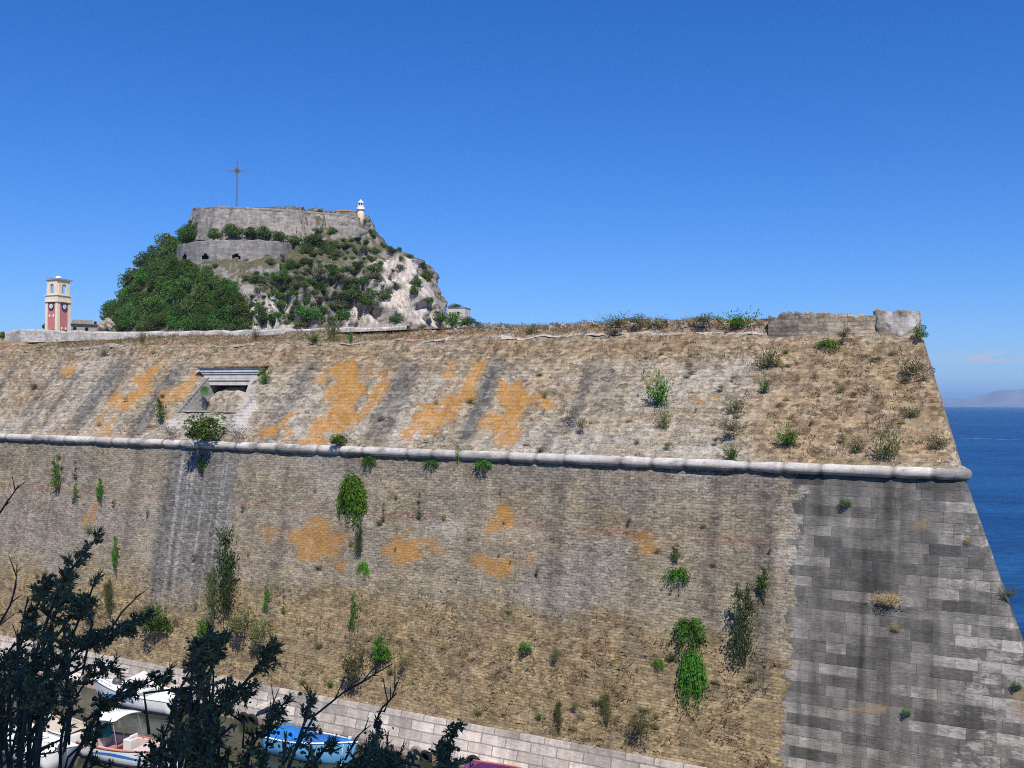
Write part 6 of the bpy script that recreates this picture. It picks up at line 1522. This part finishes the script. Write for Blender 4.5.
# ================================================================ dark cypresses in the foreground
t = NT('dark_cypress'); g_ = t.n('ShaderNodeNewGeometry').outputs['Random Per Island']
c = t.mix(g_, (.17, .125, .05), (.34, .265, .105)); M_cyp = t.out(t.pbr(c, .8, None, .12))
M_bark = simple('dark_bark', (.13, .10, .07), .95, .1, .3, 20)
ico = bmesh.new(); bmesh.ops.create_icosphere(ico, subdivisions=1, radius=1.); ICO_V = np.array([v.co[:] for v in ico.verts]); ICO_F = np.array([[v.index for v in f.verts] for f in ico.faces]); ico.free()
def cypress(label, base, Y0, lines, fills, bare, seed, nclump=1.):
    r_ = np.random.default_rng(seed); root = empty('cypress_tree', base); tag(root, label, 'tree')
    rel = lambda p: np.asarray(p, float) - np.asarray(base, float)
    wood_ = MB(); CP_, CR = [], []; NP, ND = [], []
    top = rel(at(*lines[0][0][:2], Y0)) * .75
    wood_.tube([(0, 0, -.3), tuple(top * .35 + np.array([.05, .02, 0])), tuple(top)], [.10, .07, .03], 8)
    def clump(p, r):
        CP_.append(p); CR.append(r)
    def spray(p, d, ln, k):
        q = p.copy(); pts = [tuple(q)]
        for j in range(k):
            d = d + r_.normal(0, .22, 3); d /= np.linalg.norm(d); q = q + d * ln / k; pts.append(tuple(q))
            for _ in range(1 + (r_.random() < .6)): clump(q + r_.normal(0, .014, 3), r_.uniform(.005, .0105))
            NP.append(q.copy()); ND.append(d.copy())
        wood_.tube(pts, [.006] * (len(pts) - 1) + [.003], 4)
    for ln_ in lines:
        pts = []; yy = Y0 + r_.uniform(-.5, .5)
        for k, p_ in enumerate(ln_): pts.append(rel(at(p_[0], p_[1], yy + .12 * k * r_.uniform(-1, 1))))
        pts = np.array(pts); dd = np.r_[0, np.cumsum(np.linalg.norm(np.diff(pts, axis=0), axis=1))]
        ss = np.arange(0, dd[-1], .025); pp = np.stack([np.interp(ss, dd, pts[:, i]) for i in range(3)], 1)
        st = top * .9 + (pp[0] - top) * .05
        wood_.tube([tuple(st)] + [tuple(p) for p in pp[::6]] + [tuple(pp[-1])], list(np.linspace(.012, .004, len(pp[::6]) + 2)), 5)
        for i in range(len(pp)):
            q = i / len(pp)
            if q < .2 or r_.random() > (.34 + .22 * q) * nclump: continue
            d = pp[min(i + 3, len(pp) - 1)] - pp[max(i - 3, 0)]; d /= np.linalg.norm(d) + 1e-9
            for _ in range(1 if q < .7 else 2):
                dir_ = d * r_.uniform(.4, 1.2) + r_.normal(0, .62, 3); dir_ /= np.linalg.norm(dir_)
                spray(pp[i], dir_, r_.uniform(.035, .095) * (1.2 - .6 * q), 4)
    for poly, n in fills:
        poly = np.array(poly, float); lo, hi = poly.min(0), poly.max(0); c_ = 0
        while c_ < n:
            x_, y_ = r_.uniform(lo[0], hi[0]), r_.uniform(lo[1], hi[1])
            if poly_d(np.array([x_]), np.array([y_]), poly)[0] < 0: continue
            c_ += 1; p = rel(at(x_, y_, Y0 + r_.uniform(-.9, .9)))
            d = np.array([r_.normal(.15, .5), r_.normal(0, .4), r_.uniform(.2, 1.)]); d /= np.linalg.norm(d)
            q = p - d * r_.uniform(.1, .25); 
            wood_.tube([tuple(q + (top - q) * .25 * r_.random() - np.array([0, 0, .12])), tuple(q), tuple(p)], [.008, .007, .005], 4)
            for _ in range(4):
                dir_ = d + r_.normal(0, .6, 3); dir_ /= np.linalg.norm(dir_); spray(q + (p - q) * r_.random(), dir_, r_.uniform(.05, .12), 4)
    for ln_ in bare:
        pts = [rel(at(p_[0], p_[1], Y0 + .3)) for p_ in ln_]; pts = [top * .9] + pts if len(pts) < 0 else pts
        wood_.tube([tuple(p) for p in pts], list(np.linspace(.007, .003, len(pts))), 5)
        for k in range(1, len(pts)):
            d = pts[k] - pts[k - 1]; d /= np.linalg.norm(d)
            for _ in range(2):
                o_ = pts[k - 1] + (pts[k] - pts[k - 1]) * r_.random(); dr = d + r_.normal(0, .5, 3); wood_.tube([tuple(o_), tuple(o_ + dr * r_.uniform(.03, .09))], [.004, .002], 4)
    wood_.obj('trunk', M_bark, root)
    CP_ = np.array(CP_); CR = np.array(CR); n = len(CP_)
    sq = r_.uniform(.75, 1.25, (n, 1, 3)); V = CP_[:, None, :] + ICO_V[None] * CR[:, None, None] * sq + r_.normal(0, .0022, (n, 12 if len(ICO_V) == 12 else len(ICO_V), 3))
    Fq = ICO_F[None] + (np.arange(n) * len(ICO_V))[:, None, None]
    np_mesh('crown', V.reshape(-1, 3), Fq.reshape(-1, 3), None, None, M_cyp, root, smooth=False)
    NP, ND = np.repeat(np.array(NP), 6, 0), np.repeat(np.array(ND), 6, 0)
    V, Q = leaves(NP, ND * 1.3, .042, .16, seed); np_mesh('needles', V, Q, None, None, M_cyp, root, smooth=False)
    return root
def gz(x, y): return float(np.interp(y, [2.4, 6, 12, 23.5, 24], [16.35, 13.9, 9.2, .8, -2.5]))
bA = at(30, 900, 5.4); bA[2] = gz(0, 5.4)
cypress('large dark cypress with round cones reaching up the left edge of the picture', bA, 5.4,
 [[(20, 760), (32, 665), (50, 612), (66, 575), (86, 552), (98, 536)], [(10, 760), (28, 690), (46, 640), (60, 600), (72, 572)], [(30, 760), (50, 690), (80, 648), (112, 634), (150, 616)], [(30, 740), (60, 668), (78, 622), (90, 596), (96, 578)], [(40, 720), (70, 650), (96, 634), (108, 640)], [(70, 768), (98, 712), (112, 697), (136, 688), (164, 675)], [(5, 740), (10, 690), (22, 640), (34, 610)], [(0, 700), (18, 650), (40, 600), (48, 582)], [(60, 768), (62, 720), (80, 690), (98, 668)], [(84, 768), (96, 740), (100, 706)], [(0, 768), (30, 735), (52, 700)], [(30, 700), (66, 676), (90, 664), (112, 668)], [(20, 690), (58, 634), (76, 610), (92, 604)]],
 [([(0, 636), (60, 640), (94, 668), (84, 706), (0, 706)], 16), ([(0, 650), (40, 640), (76, 676), (70, 706), (40, 722), (20, 700), (0, 700)], 16), ([(0, 690), (28, 700), (24, 768), (0, 768)], 4), ([(40, 745), (58, 738), (66, 768), (34, 768)], 1), ([(84, 700), (100, 700), (104, 768), (78, 768)], 2), ([(30, 600), (74, 584), (80, 610), (50, 640), (26, 640)], 5)],
 [[(-6, 522), (6, 504), (19, 485)], [(-4, 630), (10, 606), (16, 586), (17, 564)], [(104, 640), (122, 612), (140, 594)], [(18, 650), (24, 616), (28, 596)]], 3)
bB = at(230, 900, 5.0); bB[2] = gz(0, 5.0)
cypress('dark cypress with cone clusters in the bottom middle left, in front of the boats', bB, 5.0,
 [[(196, 790), (196, 720), (199, 682), (206, 652), (226, 632)], [(200, 760), (198, 700), (200, 664), (197, 642)], [(204, 750), (222, 704), (246, 682), (260, 664), (272, 650)], [(200, 740), (216, 700), (232, 690), (246, 696)], [(236, 790), (254, 742), (272, 720), (286, 701)], [(280, 790), (298, 742), (306, 718), (314, 696)], [(170, 780), (176, 730), (186, 700)], [(150, 790), (160, 745), (176, 706)], [(300, 790), (318, 756), (330, 742)], [(196, 740), (212, 668), (218, 650)], [(260, 790), (266, 750), (270, 726)], [(190, 700), (192, 668), (204, 640), (212, 636)]],
 [([(150, 745), (180, 712), (214, 716), (236, 734), (270, 744), (330, 752), (345, 768), (150, 768)], 28), ([(182, 700), (214, 694), (226, 716), (220, 740), (176, 740)], 11), ([(186, 690), (198, 650), (206, 650), (204, 700)], 3)],
 [[(296, 750), (314, 716), (344, 692), (368, 678), (392, 664)], [(268, 735), (272, 715), (274, 700)]], 5)
bC = at(400, 900, 5.2); bC[2] = gz(0, 5.2)
cypress('low dark cypress sprigs at the bottom edge, right of the blue boat', bC, 5.2,
 [[(372, 800), (375, 750), (378, 728), (381, 718)], [(360, 800), (366, 762), (370, 742)], [(388, 800), (392, 770), (396, 752)], [(446, 810), (449, 762), (450, 744), (454, 727)], [(440, 810), (446, 770), (443, 748)]],
 [([(346, 768), (356, 748), (384, 742), (398, 756), (400, 772), (346, 772)], 16), ([(438, 772), (446, 756), (460, 760), (462, 774)], 5)],
 [[(374, 726), (382, 708), (392, 698), (397, 682)], [(384, 712), (388, 702), (386, 694)], [(345, 760), (356, 738), (366, 728)]], 9)
# unseen broad tree added behind the camera to cast shade on the cypresses
tb = (-1.2, -3.2, 16.35); root = empty('added_shade_tree', tb); tag(root, 'broad leafy tree, unseen, added just behind the viewpoint to shade the near cypresses', 'tree')
m_ = MB(); m_.tube([(0, 0, -.2), (.1, .1, 3), (.0, .2, 6.5), (.2, 0, 11)], [.42, .33, .26, .12], 10)
for k in range(9):
    a = k * .7; m_.tube([(.05, .1, 5 + .4 * k), (1.8 * math.cos(a), 1.8 * math.sin(a), 7 + .5 * k), (3.4 * math.cos(a), 3.2 * math.sin(a), 8.2 + .55 * k)], [.14, .08, .03], 6)
m_.obj('trunk', M_bark, root)
cm_ = crown_mesh('crown', 950, M_dark, 60, 160, .13, (1, 1, 1)); o = bpy.data.objects.new('crown', cm_); COL.objects.link(o); o.parent = root; o.scale = (5.4, 4.6, 4.6); o.location = (.2, .4, 10.6)
